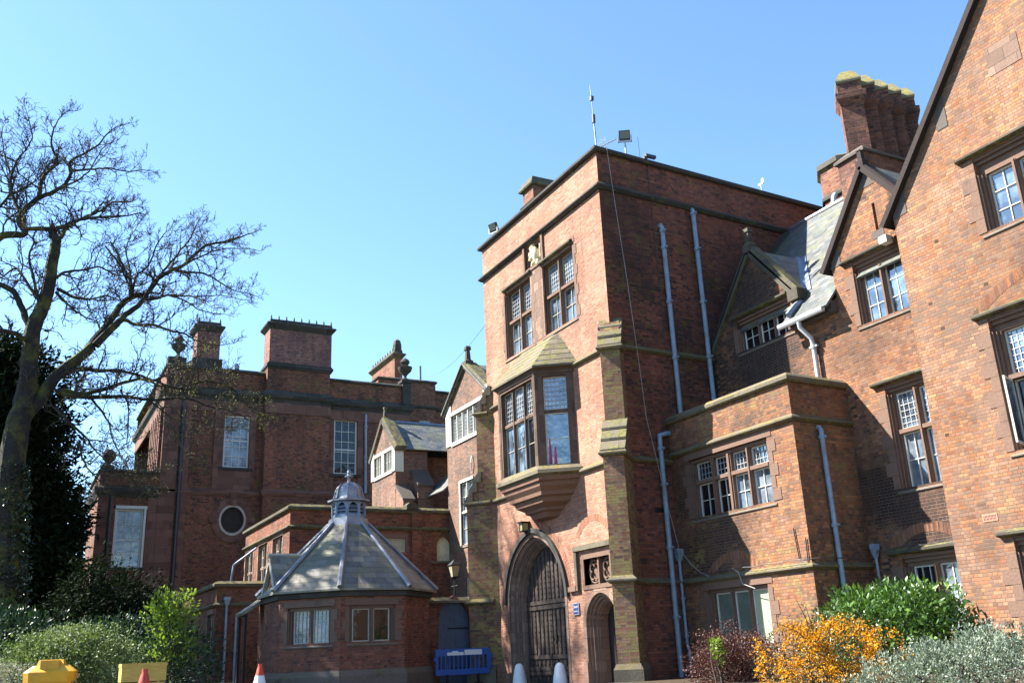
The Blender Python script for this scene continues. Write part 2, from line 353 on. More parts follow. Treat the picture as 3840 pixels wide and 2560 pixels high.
# ------------------------------------------------------------------ building parts
def arch(c, a, zs, k=1.15, n=9, z0=0.):
    R = k*a; t1 = math.acos((R-a)/R)
    right = [(c+a-R+R*math.cos(t1*i/n), zs+R*math.sin(t1*i/n)) for i in range(n+1)]
    left = [(2*c-u, z) for u, z in right[-2::-1]]
    return [(c-a, z0), (c+a, z0)] + right + left
def archtop(c, a, zs, k, u):
    R = k*a; d = abs(u-c); x = d-a+R
    return zs+math.sqrt(max(0, R*R-x*x))
def rect(u0, u1, z0, z1): return [(u0, z0), (u1, z0), (u1, z1), (u0, z1)]

def swin(par, F, u0, u1, z0, z1, mull, trans=(), rows=(('bars', 2, 3),), gl=('glassb',), hood=None, st='stone', fm='white', depth=.3, mt=.1, jamb=.2, sill=True, hole=True, seed=0, shift=0, hm='cop', quoin=True, king=None, name="window", label=None, tilt=.035):
    """mullioned stone window: surround + mullions, with frames, panes, sill and hood mould as pieces of it"""
    rr = random.Random(int(abs(u0*31+z0*7+F.O.x*13)*100)+seed)
    mw_ = .15 if depth > .2 and jamb else 0.
    h0, h1 = u0-mw_, u1+mw_
    zh = hood[2]-.17 if hood and hood[2]-z1 > .25 else z1+(.1 if mw_ else 0)
    if hole: F.holes.append(rect(h0, h1, z0, zh))
    s = MB()
    if zh > z1+.2: s.fbox(F, h0, h1, z1, zh-.16, -depth, -.17); s.fbox(F, h0, h1, zh-.16, zh-.07, -depth, -.1); s.fbox(F, h0, h1, zh-.07, zh, -depth, -.03)
    elif mw_: s.fbox(F, h0, h1, z1, zh, -depth, -.09)
    for k in range(3 if mw_ else 0):
        a_, b_, o_ = .05*k, .05*(k+1), (-.03, -.1, -.17)[k]
        s.fbox(F, h0+a_, h0+b_-.008, z0, min(zh, z1)-.0, -depth, o_); s.fbox(F, h1-b_+.008, h1-a_, z0, min(zh, z1), -depth, o_); s.fbox(F, h0+b_-.008, h0+b_, z0, z1, -depth, o_-.09); s.fbox(F, h1-b_, h1-b_+.008, z0, z1, -depth, o_-.09)
    if jamb:
        n = max(2, round((z1-z0)/.34)); dz = (z1-z0)/n
        for i in range(n):
            for sd, ue in ((-1, u0), (1, u1)):
                wd = jamb*(1.35 if (i+(sd > 0)) % 2 else .75) if quoin else jamb
                ue = h0 if sd < 0 else h1; a, b = (ue-wd, ue+.003) if sd < 0 else (ue-.003, ue+wd)
                s.fbox(F, a, b, z0+i*dz+.003, z0+(i+1)*dz-.003, -.08, .014+.003*rr.random())
        if zh <= z1+.2: s.fbox(F, h0-jamb*.8, h1+jamb*.8, zh, zh+.2, -.08, .016)
    md = -.1 if depth > .2 else -.02
    for q in mull:
        t = mt*(1.7 if king is not None and abs(q-king) < .01 else 1)
        s.fbox(F, q-t/2, q+t/2, z0, z1, -depth+.02, md); s.fbox(F, q-t/4, q+t/4, z0, z1, md, md+.035)
    for q in trans: s.fbox(F, u0, u1, q-mt/2, q+mt/2, -depth+.03, md+.012)
    win = obj(name, s, M[st], par, label=label)
    us = [u0] + [q for q in mull] + [u1]
    zs = [z0] + list(trans) + [z1]
    fr, lead, gls = MB(), MB(), {}
    k = 0
    for j in range(len(zs)-1):
        b0 = zs[j]+(mt/2 if j else .0); b1 = zs[j+1]-(mt/2 if j < len(zs)-2 else 0); sty = rows[min(j, len(rows)-1)]
        for i in range(len(us)-1):
            a0 = us[i]+(mt/2 if i else 0); a1 = us[i+1]-(mt/2 if i < len(us)-2 else 0); t = .038; o = -depth+.09
            fr.fbox(F, a0, a0+t, b0, b1, o-.05, o); fr.fbox(F, a1-t, a1, b0, b1, o-.05, o); fr.fbox(F, a0+t, a1-t, b1-t, b1, o-.05, o); fr.fbox(F, a0+t, a1-t, b0, b0+t, o-.05, o)
            if sty[0] == 'bars':
                for p in range(1, sty[1]): c = a0+(a1-a0)*p/sty[1]; fr.fbox(F, c-.009, c+.009, b0+t, b1-t, o-.045, o-.006)
                for p in range(1, sty[2]): c = b0+(b1-b0)*p/sty[2]; fr.fbox(F, a0+t, a1-t, c-.009, c+.009, o-.042, o-.003)
            elif sty[0] == 'lead':
                nx = max(2, round((a1-a0)/.135)); nz = max(2, round((b1-b0)/.155))
                for p in range(1, nx): c = a0+(a1-a0)*p/nx; lead.fbox(F, c-.009, c+.009, b0+t, b1-t, o-.045, o-.016)
                for p in range(1, nz): c = b0+(b1-b0)*p/nz; lead.fbox(F, a0+t, a1-t, c-.009, c+.009, o-.044, o-.014)
            g = gls.setdefault(gl[k % len(gl)], MB()); k += 1
            e = lambda: o-.035+rr.uniform(-tilt, tilt)*.4
            e1, e2, e3 = e(), e(), e()
            g.add([F.P(a0+.01, b0+.01, e1), F.P(a1-.01, b0+.01, e2), F.P(a1-.01, b1-.01, e2+e3-e1), F.P(a0+.01, b1-.01, e3)], [(0, 1, 2, 3)])
    if fr.v: obj("frame", fr, M[fm], win)
    if lead.v: obj("leading", lead, M['leadcame'], win)
    for nm, g in gls.items(): obj("pane", g, M[nm], win)
    for o in win.children: o.location = (0, 0, 0)
    if sill:
        q = MB(); e = mw_+jamb*.35+.02
        q.loft([[F.P(u0-e, z, o) for z, o in pr] + [] for pr in ()]) if 0 else None
        pr = [(-depth, z0+.012), (-depth, z0-.14), (.015, z0-.14), (.035, z0-.12), (.035, z0-.1), (-.03, z0-.03)]
        q.loft([[F.P(u, z, o) for o, z in pr] for u in (u0-e, u1+e)]); obj("sill", q, M['sillstone'], win)
    if hood:
        a, b, zt = hood; q = MB(); pr = [(-.05, zt), (.0, zt+.015), (.13, zt-.05), (.13, zt-.1), (.09, zt-.13), (-.05, zt-.15)]
        q.loft([[F.P(u, z, o) for o, z in pr] for u in (a, b)]); obj("hood_mould", q, M[hm], win)
    return win

def sash(par, F, u0, u1, z0, z1, nx=3, nz=5, meet=.5, gl='glassb', fm='white', architrave=None, sillm='copd', depth=.16, name="window", label=None, bars=True):
    F.holes.append(rect(u0, u1, z0, z1)); s = MB(); t = .09; o = -depth+.06
    for a, b, c, d in ((u0, u0+t, z0, z1), (u1-t, u1, z0, z1), (u0+t, u1-t, z1-t, z1), (u0+t, u1-t, z0, z0+t)): s.fbox(F, a, b, c, d, o-.1, o)
    win = obj(name, s, M[fm], par, label=label); q = MB(); zm = z0+(z1-z0)*meet
    q.fbox(F, u0+t, u1-t, zm-.035, zm+.035, o-.07, o-.02)
    if bars:
        for i in range(1, nx): c = u0+t+(u1-u0-2*t)*i/nx; q.fbox(F, c-.015, c+.015, z0+t, z1-t, o-.065, o-.03)
        for i in range(1, nz):
            c = z0+t+(z1-z0-2*t)*i/nz
            if abs(c-zm) > .1: q.fbox(F, u0+t, u1-t, c-.015, c+.015, o-.062, o-.027)
    obj("sash_frame", q, M[fm], win)
    g = MB(); e = rnd.uniform(-.012, .012)
    for b0, b1, dd in ((z0+t, zm, 0), (zm, z1-t, .02)): g.add([F.P(u0+t, b0, o-.06-dd), F.P(u1-t, b0, o-.06-dd+e), F.P(u1-t, b1, o-.06-dd+e*.5), F.P(u0+t, b1, o-.06-dd+e)], [(0, 1, 2, 3)])
    obj("pane", g, M[gl], win)
    if architrave:
        q = MB(); a = architrave
        q.fbox(F, u0-a, u0, z0, z1, -.05, .03); q.fbox(F, u1, u1+a, z0, z1, -.05, .03); q.fbox(F, u0-a*1.4, u1+a*1.4, z1, z1+a*1.5, -.05, .05); obj("architrave", q, M['white'], win)
    q = MB(); q.fbox(F, u0-.2, u1+.2, z0-.14, z0, -depth, .1); obj("sill", q, M[sillm], win)
    for o in win.children: o.location = (0, 0, 0)
    return win

def pipe(par, pts, r=.055, mat='pipe', collars=(), head=None, name="drainpipe", cr=1.5):
    b = MB(); b.tube(pts, r, 10)
    o = obj(name, b, M[mat], par, True)
    if collars:
        for q in collars:
            c = MB(); q = Vector(q); c.tube([q-Vector((0, 0, .05)), q+Vector((0, 0, .05))], r*1.35, 10); c.box(q.x-r*2.1, q.x+r*2.1, q.y-r*.55, q.y+r*.55, q.z-.022, q.z+.022)
            k = obj("collar", c, M[mat], o, True); k.location = (0, 0, 0)
    if head:
        q = Vector(head); c = MB(); c.loft([[q+Vector((a*s, b_*s, z)) for a, b_ in ((-1, -1), (1, -1), (1, 1), (-1, 1))] for s, z in ((r*1.05, -.32), (r*2.2, -.12), (r*2.5, -.1), (r*2.5, .02))])
        k = obj("hopper_head", c, M[mat], o); k.location = (0, 0, 0)
    return o
COPING = lambda z, h=.25, p=.13: [(-.32, z), (p-.04, z), (p, z+.05), (p, z+h*.55), (-.02, z+h), (-.32, z+h)]
STRING = lambda z, h=.22, p=.12: [(-.06, z), (p*.4, z), (p, z+h*.3), (p, z+h*.5), (0, z+h), (-.06, z+h)]
def roofquad(mb, pts, th=.06):
    a, b, c = (Vector(p) for p in pts[:3]); n = (b-a).cross(c-a).normalized()
    if n.z < 0: n = -n
    return mb.prism(pts, n*th)
def verge(mb, F, a, b, wd=.16, h=.22, oo=.1, oi=-.25):
    """coping stones along a gable slope from a to b (u, z) in wall frame F"""
    d = Vector((b[0]-a[0], b[1]-a[1])).normalized(); n = Vector((-d.y, d.x)); n = n if n.y > 0 else -n
    pr = [(-.08, oo), (h*.55, oo), (h, oo-.07), (h, oi), (-.08, oi)]
    return mb.loft([[F.P(p[0]+n.x*k, p[1]+n.y*k, o) for k, o in pr] for p in (a, b)])

# ================================================================== THE GATE TOWER
T26 = 2.6434*math.pi/180
SD = Vector((-math.sin(T26), math.cos(T26)))
A, B_ = (-30.6, 15.2), (-22.2, 15.2)
C_ = (B_[0]+SD.x*11.4, B_[1]+SD.y*11.4); D_ = (-30.9, C_[1]+.02)
tw = thing("gate_tower", "tall square red brick gate tower with an arched oak gate and a stone oriel bay", "tower", (-26.4, 19, 0))
F1, F2, F3, F4 = FrAB(A, B_), FrAB(B_, C_), FrAB(C_, D_), FrAB(D_, A)
X1 = lambda x: x+30.6
TOPW = 16.02
# openings of the front
F1.holes.append(arch(3.0, 1.93, 2.45, 1.12))
F1.holes.append(arch(X1(-23.75), .9, 1.62, 1.06))
F1.holes.append(rect(X1(-24.5), X1(-23.02), 2.74, 3.5))
F1.holes.append(rect(X1(-27.12), X1(-25.93), 13.72, 14.66))
for (a, b) in ((-28.72, -26.92), (-25.95, -24.13)):
    mid = (a+b)/2
    swin(tw, F1, X1(a), X1(b), 11.02, 13.48, [X1(mid)], [12.35], rows=(('bars', 2, 2), ('lead',)), gl=('glassb', 'glassb', 'glassd', 'glassb') if a < -27 else ('glassb',), hood=(X1(a)-.16, X1(b)+.16, 13.72), jamb=.17, fm='putty')
b = MB(); b.fbox(F1, X1(-26.88), X1(-26.0), 11.0, 13.6, -.05, .012); b.fbox(F1, X1(-28.72), X1(-24.13), 13.5, 13.66, -.06, .01)
obj("stone_panel", b, M['stoneb'], tw)
b = MB(); b.fbox(F1, X1(-27.1), X1(-25.93), 13.66, 13.78, -.2, .05)
for u, s in ((-27.12, 1), (-25.93, -1)):
    for k in range(3): b.fbox(F1, X1(u)-(.16-.05*k if s > 0 else -.0-.0), X1(u)+(0 if s > 0 else .16-.05*k), 13.6, 14.74, -.22+.0*k, .06-.045*k) if 0 else None
    b.fbox(F1, min(X1(u), X1(u)-s*.13), max(X1(u), X1(u)-s*.13), 13.6, 14.74, -.05, .07)
    b.fbox(F1, min(X1(u), X1(u)+s*.07), max(X1(u), X1(u)+s*.07), 13.72, 14.66, -.25, -.03); b.fbox(F1, min(X1(u)+s*.07, X1(u)+s*.14), max(X1(u)+s*.07, X1(u)+s*.14), 13.72, 14.6, -.25, -.1)
b.fbox(F1, X1(-27.05), X1(-26.0), 14.56, 14.66, -.25, -.05); b.fbox(F1, X1(-27.15), X1(-25.9), 13.7, 14.7, -.32, -.25)
obj("carving_niche", b, M['stone'], tw)
b = MB(); b.wall(F1, rect(0, 8.4, 0, TOPW), F1.holes, 0, .3); obj("front_wall", b, M['tower'], tw)
b = MB()
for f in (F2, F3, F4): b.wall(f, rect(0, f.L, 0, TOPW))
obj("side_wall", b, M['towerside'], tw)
b = MB(); b.add([(p[0], p[1], 15.3) for p in (A, B_, C_, D_)], [(0, 1, 2, 3)]); obj("flat_roof", b, M['lead'], tw)
ring = [A, B_, C_, D_]
b = MB(); b.sweep(ring, COPING(TOPW-.02, .24, .15), True); obj("parapet_coping", b, M['copd'], tw)
b = MB(); b.sweep(ring, STRING(14.68, .27, .16), True); obj("string_course", b, M['copd'], tw)
for z in (9.42, 6.02, 2.58):
    b = MB(); b.sweep([C_, D_, A, B_, C_][1:] if z != 2.58 else [B_, C_], STRING(z, .2, .12)); obj("string_course", b, M['copl'], tw)
b = MB()
for u, s in ((X1(-25.38), 1),): b.fbox(F1, u, X1(-24.9), 2.62, 2.76, -.05, .1)
obj("label_stop", b, M['stone'], tw)
# diagonal buttresses
def buttress(c, D, prof_d, wd):
    D = Vector(D).normalized(); W = Vector((-D.y, D.x)); c = Vector(c)
    P = lambda d, w_, z: Vector((c.x+D.x*d+W.x*w_, c.y+D.y*d+W.y*w_, z))
    s1, s2, s3, w3, w2 = prof_d; h = wd/2
    b = MB()
    b.loft([[P(d, -h, z) for d, z in q] for q in ()]) if 0 else None
    pr = [(-.5, 0), (s1, 0), (s1, 2.62), (s2, 2.75), (s2, 6.1), (s3, 7.15), (s3, 9.4), (-.02, 10.25), (-.5, 10.25)]
    b.loft([[P(d, w_, z) for d, z in pr] for w_ in (-h, h)]); bt = obj("buttress", b, M['buttress'], tw)
    e = h+.07
    for za, zb, da, db in ((6.12, 7.2, s2+.02, s3-.05), (9.38, 10.35, s3+.02, -.15)):
        b = MB()
        for k in range(3):
            t0, t1 = k/3, (k+1)/3; d0, d1 = da+(db-da)*t0, da+(db-da)*t1; z0, z1 = za+(zb-za)*t0, za+(zb-za)*t1
            q = [(d1-.1, z0), (d0+.05, z0), (d0+.05, z0+.07), (d1, z1+.03), (d1-.1, z1+.03)]
            b.loft([[P(d, w_, z) for d, z in q] for w_ in (-e, e)])
        o = obj("weathering", b, M['bayroof'], bt); o.location = (0, 0, 0)
    for z, d in ((2.58, s1), (6.0, s2), (9.27, s3)):
        p = [P(-.1, -h, 0), P(d, -h, 0), P(d, h, 0), P(-.1, h, 0)]
        b = MB(); b.sweep([(q.x, q.y) for q in p], [(o_, zz+.003) for o_, zz in STRING(z, .2, .11)])
        o = obj("drip_course", b, M['copl'], bt); o.location = (0, 0, 0)
    b = MB(); p = [P(-.1, -h, 0), P(s1, -h, 0), P(s1, h, 0), P(-.1, h, 0)]
    b.sweep([(q.x, q.y) for q in p], [(-.05, 0), (.1, 0), (.1, .42), (.03, .56), (-.05, .56)]); o = obj("plinth", b, M['copl'], bt); o.location = (0, 0, 0)
buttress(B_, (1, -1), (1.02, 1.0, .3, 0, 0), .58)
buttress(A, (-1, -1), (.84, .82, .37, 0, 0), .62)
# the gate arch: stepped orders, voussoirs, hood
def archring(mb, F, c, a0, a1, zs, k0, k1, o, n=9):
    i, e = arch(c, a0, zs, k0, n), arch(c, a1, zs, k1, n); i = i[1:]+i[:1]; e = e[1:]+e[:1]
    m_ = len(i); mb.add([F.P(u, z, o) for u, z in i]+[F.P(u, z, o) for u, z in e], [(j, j+1, m_+j+1, m_+j) for j in range(m_-1)])
def archtube(mb, F, c, a, zs, k, o0, o1, n=9):
    i = arch(c, a, zs, k, n); i = i[1:]+i[:1]; m_ = len(i)
    mb.add([F.P(u, z, o0) for u, z in i]+[F.P(u, z, o1) for u, z in i], [(j, j+1, m_+j+1, m_+j) for j in range(m_-1)])
def orders(mb, F, c, seq, zs, k):
    """seq: half widths with depths (a, o_from, o_to): reveal at a, then the face stepping in to the next a"""
    for q, (a, o0, o1) in enumerate(seq):
        archtube(mb, F, c, a, zs, k, o0, o1, 12)
        if q+1 < len(seq) and abs(seq[q+1][1]-o1) < 1e-6: archring(mb, F, c, seq[q+1][0], a, zs, k, k, o1, 12)
b = MB(); archring(b, F1, 3.0, 1.87, 2.0, 2.45, 1.12, 1.12, .015, 12); archtube(b, F1, 3.0, 2.0, 2.45, 1.12, -.02, .015, 12)
orders(b, F1, 3.0, [(1.87, .015, -.06), (1.8, -.13, -.15), (1.77, -.15, -.2), (1.72, -.26, -.3), (1.68, -.3, -.36), (1.64, -.42, -.46), (1.6, -.46, -.62)], 2.45, 1.12)
for a0_, a1_, o0_, o1_ in ((1.8, 1.87, -.13, -.06), (1.72, 1.77, -.26, -.2), (1.64, 1.68, -.42, -.36)):
    i_, e_ = arch(3.0, a0_, 2.45, 1.12, 12), arch(3.0, a1_, 2.45, 1.12, 12); i_ = i_[1:]+i_[:1]; e_ = e_[1:]+e_[:1]; m_ = len(i_)
    b.add([F1.P(u, z, o0_) for u, z in i_]+[F1.P(u, z, o1_) for u, z in e_], [(j, j+1, m_+j+1, m_+j) for j in range(m_-1)])
ga = obj("gate_arch", b, M['stoneb'], tw)
b = MB(); archring(b, F1, 3.0, 2.0, 2.14, 2.45, 1.12, 1.12, .1, 12); archtube(b, F1, 3.0, 2.14, 2.45, 1.12, -.02, .1, 12); archtube(b, F1, 3.0, 2.0, 2.45, 1.12, .0, .1, 12)
# keep only the arched part of the hood (jamb part trimmed to the springing)
b.v = [(x, y, max(z, 2.5)) for x, y, z in b.v]
o = obj("hood_mould", b, M['copd'], ga); o.location = (0, 0, 0)
for sd, nm in ((-1, "gate_leaf"), (1, "gate_leaf")):
    b = MB(); a = 1.61; N = 6; lo, hi = (3-a, 3-.012) if sd < 0 else (3+.012, 3+a)
    for i in range(N):
        u0, u1 = lo+(hi-lo)*i/N, lo+(hi-lo)*(i+1)/N
        pr = [(u0+.004, .02)] + [(u1-.004, .02)] + [(u, archtop(3, a+.04, 2.45, 1.12, u)) for u in (u1-.004, (u0+u1)/2, u0+.004)]
        b.loft([[F1.P(u, z, o) for u, z in pr] for o in (-.62, -.56)])
    lf = obj(nm, b, M['oak'], tw)
    b = MB()
    for i in range(N+1):
        u = lo+(hi-lo)*i/N; u = min(max(u, lo+.03), hi-.03)
        b.fbox(F1, u-.028, u+.028, .02, archtop(3, a, 2.45, 1.12, u)-.02, -.56, -.525)
    for z in (.42, 1.0-.72, .78, 2.32, 2.48): b.fbox(F1, lo, hi, z-.06, z+.06, -.56, -.512)
    o = obj("ledge", b, M['oak'], lf); o.location = (0, 0, 0)
    b = MB()
    for i in range(N+1):
        u = lo+(hi-lo)*i/N; u = min(max(u, lo+.03), hi-.03)
        for k in range(24):
            z = .2+k*.17
            if z < archtop(3, a, 2.45, 1.12, u)-.1: b.fbox(F1, u-.014, u+.014, z-.014, z+.014, -.53, -.505)
    o = obj("stud", b, M['iron'], lf); o.location = (0, 0, 0); o['kind'] = 'stuff'
    if sd > 0:
        b = MB(); c = F1.P(3.32, 1.28, -.5); b.tube([c+Vector((.09*math.cos(t), -.02, .09*math.sin(t))) for t in np.linspace(0, 2*math.pi, 14)], .012, 6); b.fbox(F1, 3.28, 3.36, 1.32, 1.42, -.56, -.49)
        o = obj("ring_handle", b, M['iron'], lf); o.location = (0, 0, 0)
# wicket doorway with the traceried panel over it
cw = X1(-23.75)
b = MB(); orders(b, F1, cw, [(.83, .016, -.07), (.76, -.07, -.14), (.69, -.14, -.24), (.62, -.24, -.3), (.58, -.3, -.6)], 1.62, 1.06)
archring(b, F1, cw, .83, 1.0, 1.62, 1.06, 1.06, .016, 12); archtube(b, F1, cw, 1.0, 1.62, 1.06, -.03, .016, 12)
for s in (-1, 1): b.fbox(F1, min(cw+s*.84, cw+s*1.04), max(cw+s*.84, cw+s*1.04), 0, .6, -.05, .05)
wa = obj("wicket_arch", b, M['stoneb'], tw)
b = MB(); pr = arch(cw, .6, 1.62, 1.06, 9, .02); b.loft([[F1.P(u, z, o) for u, z in pr] for o in (-.63, -.58)])
for k in range(5): b.fbox(F1, cw-.5+.25*k-.012, cw-.5+.25*k+.012, .05, 2.05, -.58, -.567)
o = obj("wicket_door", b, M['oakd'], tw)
b = MB(); b.fbox(F1, X1(-24.62), X1(-23.0), 2.62, 2.74, -.2, .03); b.fbox(F1, X1(-24.62), X1(-22.98), 3.5, 3.64, -.2, .03)
for u in (-24.62, -23.1): b.fbox(F1, X1(u), X1(u)+.12, 2.74, 3.5, -.2, .03)
b.fbox(F1, X1(-24.5), X1(-23.0), 2.74, 3.5, -.32, -.2); b.fbox(F1, X1(-23.8)-.035, X1(-23.8)+.035, 2.74, 3.5, -.2, -.03)
tp = obj("tracery_panel", b, M['stone'], tw)
b = MB()
for uc in (X1(-24.15), X1(-23.42)):
    for k in range(4):
        an = math.pi/4+k*math.pi/2; cu, cz = uc+.15*math.cos(an), 3.12+.15*math.sin(an)
        b.tube([F1.P(cu+.125*math.cos(t), cz+.125*math.sin(t), -.13) for t in np.linspace(an-2.1, an+2.1, 10)], .03, 6)
    b.tube([F1.P(uc+.31*math.cos(t), 3.12+.33*math.sin(t), -.15) for t in np.linspace(0, 2*math.pi, 20)], .028, 6)
o = obj("tracery", b, M['stone'], tp, True); o.location = (0, 0, 0)
b = MB(); b.fbox(F1, X1(-24.94), X1(-22.9), 3.76, 3.9, -.05, .13); b.fbox(F1, X1(-24.94), X1(-24.8), 2.62, 3.76, -.05, .1)
o = obj("hood_mould", b, M['copl'], tp); o.location = (0, 0, 0)
# oriel bay
bay = [(-28.45, 15.2), (-27.72, 14.2), (-25.2, 14.2), (-24.45, 15.2)]
BF = [FrAB(bay[i], bay[i+1]) for i in range(3)]
for i, f in enumerate(BF):
    if i == 1: swin(tw, f, .17, f.L-.17, 6.42, 9.25, [f.L/3+.03, 2*f.L/3-.03], [8.12], rows=(('bars', 1, 2), ('lead',)), gl=('glassb', 'glassb', 'glassd', 'glassd', 'glassb', 'glassb'), st='bay', fm='putty', jamb=0, depth=.24, sill=False)
    else: swin(tw, f, .26, f.L-.24, 6.42, 9.25, [], [8.12], rows=(('bars', 1, 2), ('lead',)), gl=('glassb',), st='bay', fm='white', jamb=0, depth=.24, sill=False)
b = MB()
for f in BF: b.wall(f, rect(0, f.L, 6.2, 9.55), f.holes, 0, .22)
for x, y in bay[1:3]: b.lathe([(.1, 6.3), (.1, 9.5)], (x+(.03 if x < -26 else -.03), y+.06, 0), 6, .2)
bo = obj("oriel_bay", b, M['bay'], tw)
bc = (-26.45, 15.2)
def bayring(s, z, dx=0): return [Vector((bc[0]+(x-bc[0])*s, bc[1]+(y-bc[1])*s, z)) for x, y in bay]
b = MB(); b.loft([bayring(s, z) for s, z in ((1.0, 6.42), (1.13, 6.25), (1.14, 6.14), (1.04, 6.06))]); o = obj("bay_sill", b, M['copl'], bo); o.location = (0, 0, 0)
b = MB(); b.loft([bayring(s, z) for s, z in ((1.05, 6.07), (1.03, 5.95), (.97, 5.92), (.95, 5.8), (.85, 5.66), (.83, 5.55), (.74, 5.5), (.7, 5.36), (.52, 5.24), (.5, 5.16), (.4, 5.12), (.33, 4.98), (.2, 4.95))]); o = obj("corbel", b, M['corbel'], bo); o.location = (0, 0, 0)
b = MB(); b.fbox(FrAB((-27.2, 15.2), (-25.6, 15.2)), -.3, 1.9, 9.5, 9.6, .0, .1)
eave = bayring(1.16, 9.5); top = [Vector((x, 15.2, 10.8)) for x in (-27.75, -27.55, -25.35, -25.15)]
top = [Vector((-27.7, 15.2, 10.8)), Vector((-27.55, 15.1, 10.8)), Vector((-25.35, 15.1, 10.8)), Vector((-25.2, 15.2, 10.8))]
NS = 6
for k in range(NS):
    t0, t1 = max(0, k/NS-.025), (k+1)/NS+.06
    lo = [a.lerp(c, t0) for a, c in zip(eave, top)]; hi = [a.lerp(c, min(1, t1)) for a, c in zip(eave, top)]
    up = Vector((0, 0, .07)); b.loft([lo, [p+up for p in lo], [p+up*.5 for p in hi], [p-Vector((0, 0, .1)) for p in hi]])
o = obj("bay_roof", b, M['bayroof'], bo); o.location = (0, 0, 0)
b = MB(); b.loft([bayring(s, z) for s, z in ((1.0, 9.3), (1.04, 9.34), (1.04, 9.42), (1.09, 9.5), (1.09, 9.54))]); o = obj("bay_cornice", b, M['bay'], bo); o.location = (0, 0, 0)
b = MB(); f = BF[2]
for u0, zt in ((.36, 7.25), (.52, 7.0)): b.loft([[f.P(u0-.04+.02*k, z, -.135), f.P(u0+.06-.012*k, z, -.128), f.P(u0+.06-.012*k, z, -.14), f.P(u0-.04+.02*k, z, -.145)] for k, z in enumerate((6.47, 6.47+(zt-6.47)*.5, zt))])
o = obj("curtain", b, M['pinkcurt'], bo); o.location = (0, 0, 0)
# tower pipes on the shaded side
def side(u, o=0, z=0): p = F2.P(u, z, o); return p
for u, zt, zb in ((2.32, 13.85, 6.6), (3.72, 14.75, 6.8)):
    q = side(u, .12); P = lambda z, o=.12: side(u, o, z)
    pipe(tw, [P(zt, -.05), P(zt, .06), P(zt-.1, .12), P(zb)], .075, 'pipe', [P(z) for z in np.arange(zb+.9, zt-.2, 1.85)]+[P(zt-.22)])
P = lambda z, o=.12, u=1.42: side(u, o, z)
pipe(tw, [side(1.95, .05, 6.95), side(1.7, .12, 6.93), P(6.85), P(6.6), P(0)], .075, 'pipe', [P(z) for z in (6.45, 5.4, 3.6, 1.7)])
b = MB(); b.fbox(F2, 1.1, 1.42, 4.6, 4.74, -.02, .004); obj("air_brick", b, M['iron'], tw)
b = MB(); b.box(-30.3, -29.45, 17, 18.5, 15.3, 18.75); cs = obj("chimney", b, M['rear'], tw)
b = MB(); b.sweep([(-30.3, 17), (-29.45, 17), (-29.45, 18.5), (-30.3, 18.5)], STRING(17.95, .2, .12), True); b.loft([[(-30.42-e, 16.88-e, z), (-29.33+e, 16.88-e, z), (-29.33+e, 18.62+e, z), (-30.42-e, 18.62+e, z)] for e, z in ((0, 18.72), (.03, 18.78), (.0, 18.83), (-.12, 19.12))])
o = obj("chimney_cap", b, M['cop'], cs); o.location = (0, 0, 0)

# ================================================================== THE ANNEX
an = thing("annex_block", "low flat-roofed orange brick annex half in shadow between the tower and the gabled wing", "building", (-19.7, 18, 0))
a0, a1 = (-22.35, 17.05), (-17.18, 17.05); a2 = (-17.27, 19.15); a3 = (-22.45, 19.15)
G1, G2 = FrAB(a0, a1), FrAB(a1, a2); XA = lambda x: x+22.35
swin(an, G1, XA(-21.33), XA(-18.33), 4.33, 5.88, [XA(-20.55), XA(-19.85), XA(-19.07)], [5.32], rows=(('bars', 2, 2), ('lead',)), gl=('glassd', 'glassd', 'glassb', 'glassc', 'glassd', 'glassd', 'glassb', 'glassb'), king=XA(-19.85), jamb=.22)
swin(an, G1, XA(-21.02), XA(-18.95), .92, 2.25, [XA(-20.3), XA(-19.6)], [], rows=(('none',),), gl=('greenish', 'greenish', 'blind'), jamb=.24, hm='cop', depth=.24)
b = MB(); b.wall(G1, rect(0, G1.L, 0, 7.22), G1.holes); b.wall(G2, rect(0, G2.L, 0, 7.22)); obj("brick_wall", b, M['annex'], an)
b = MB(); b.add([(*p, 6.95) for p in (a0, a1, a2, a3)], [(0, 1, 2, 3)]); obj("flat_roof", b, M['lead'], an)
path = [a0, a1, a2]
b = MB(); b.sweep(path, COPING(7.2, .25, .12)); obj("parapet_coping", b, M['copl'], an)
b = MB(); b.sweep(path, STRING(6.18, .19, .13)); obj("string_course", b, M['copl'], an)
b = MB(); b.sweep(path, STRING(2.55, .18, .11)); obj("string_course", b, M['copl'], an)
P = lambda z, o=.1: G2.P(.86, z, o)
pipe(an, [P(6.08, -.03), P(6.06, .06), P(5.98), P(.0)], .062, 'pipe', [P(5.8), P(3.6), P(1.6)])
P = lambda z, o=.09, x=0: G1.P(.15+x, z, o)
pipe(an, [P(3.55), P(3.3), P(.95), P(.8, .09, .07), P(.6, .09, .07), P(0, .09, .07)], .045, 'pipe', [P(2.2), P(1.2)], head=P(3.55))
pp = atY(2952, 2163, 17.0); b = MB()
for (x0, y0, x1, y1) in ((3000-25, 1980, 2998, 2095), (2998, 2095, 3035, 2120), (3021, 2015, 3032, 2118)): b.bar(atY(x0, y0, 17.02), atY(x1, y1, 17.02), .014)
obj("bracket", b, M['iron'], an)

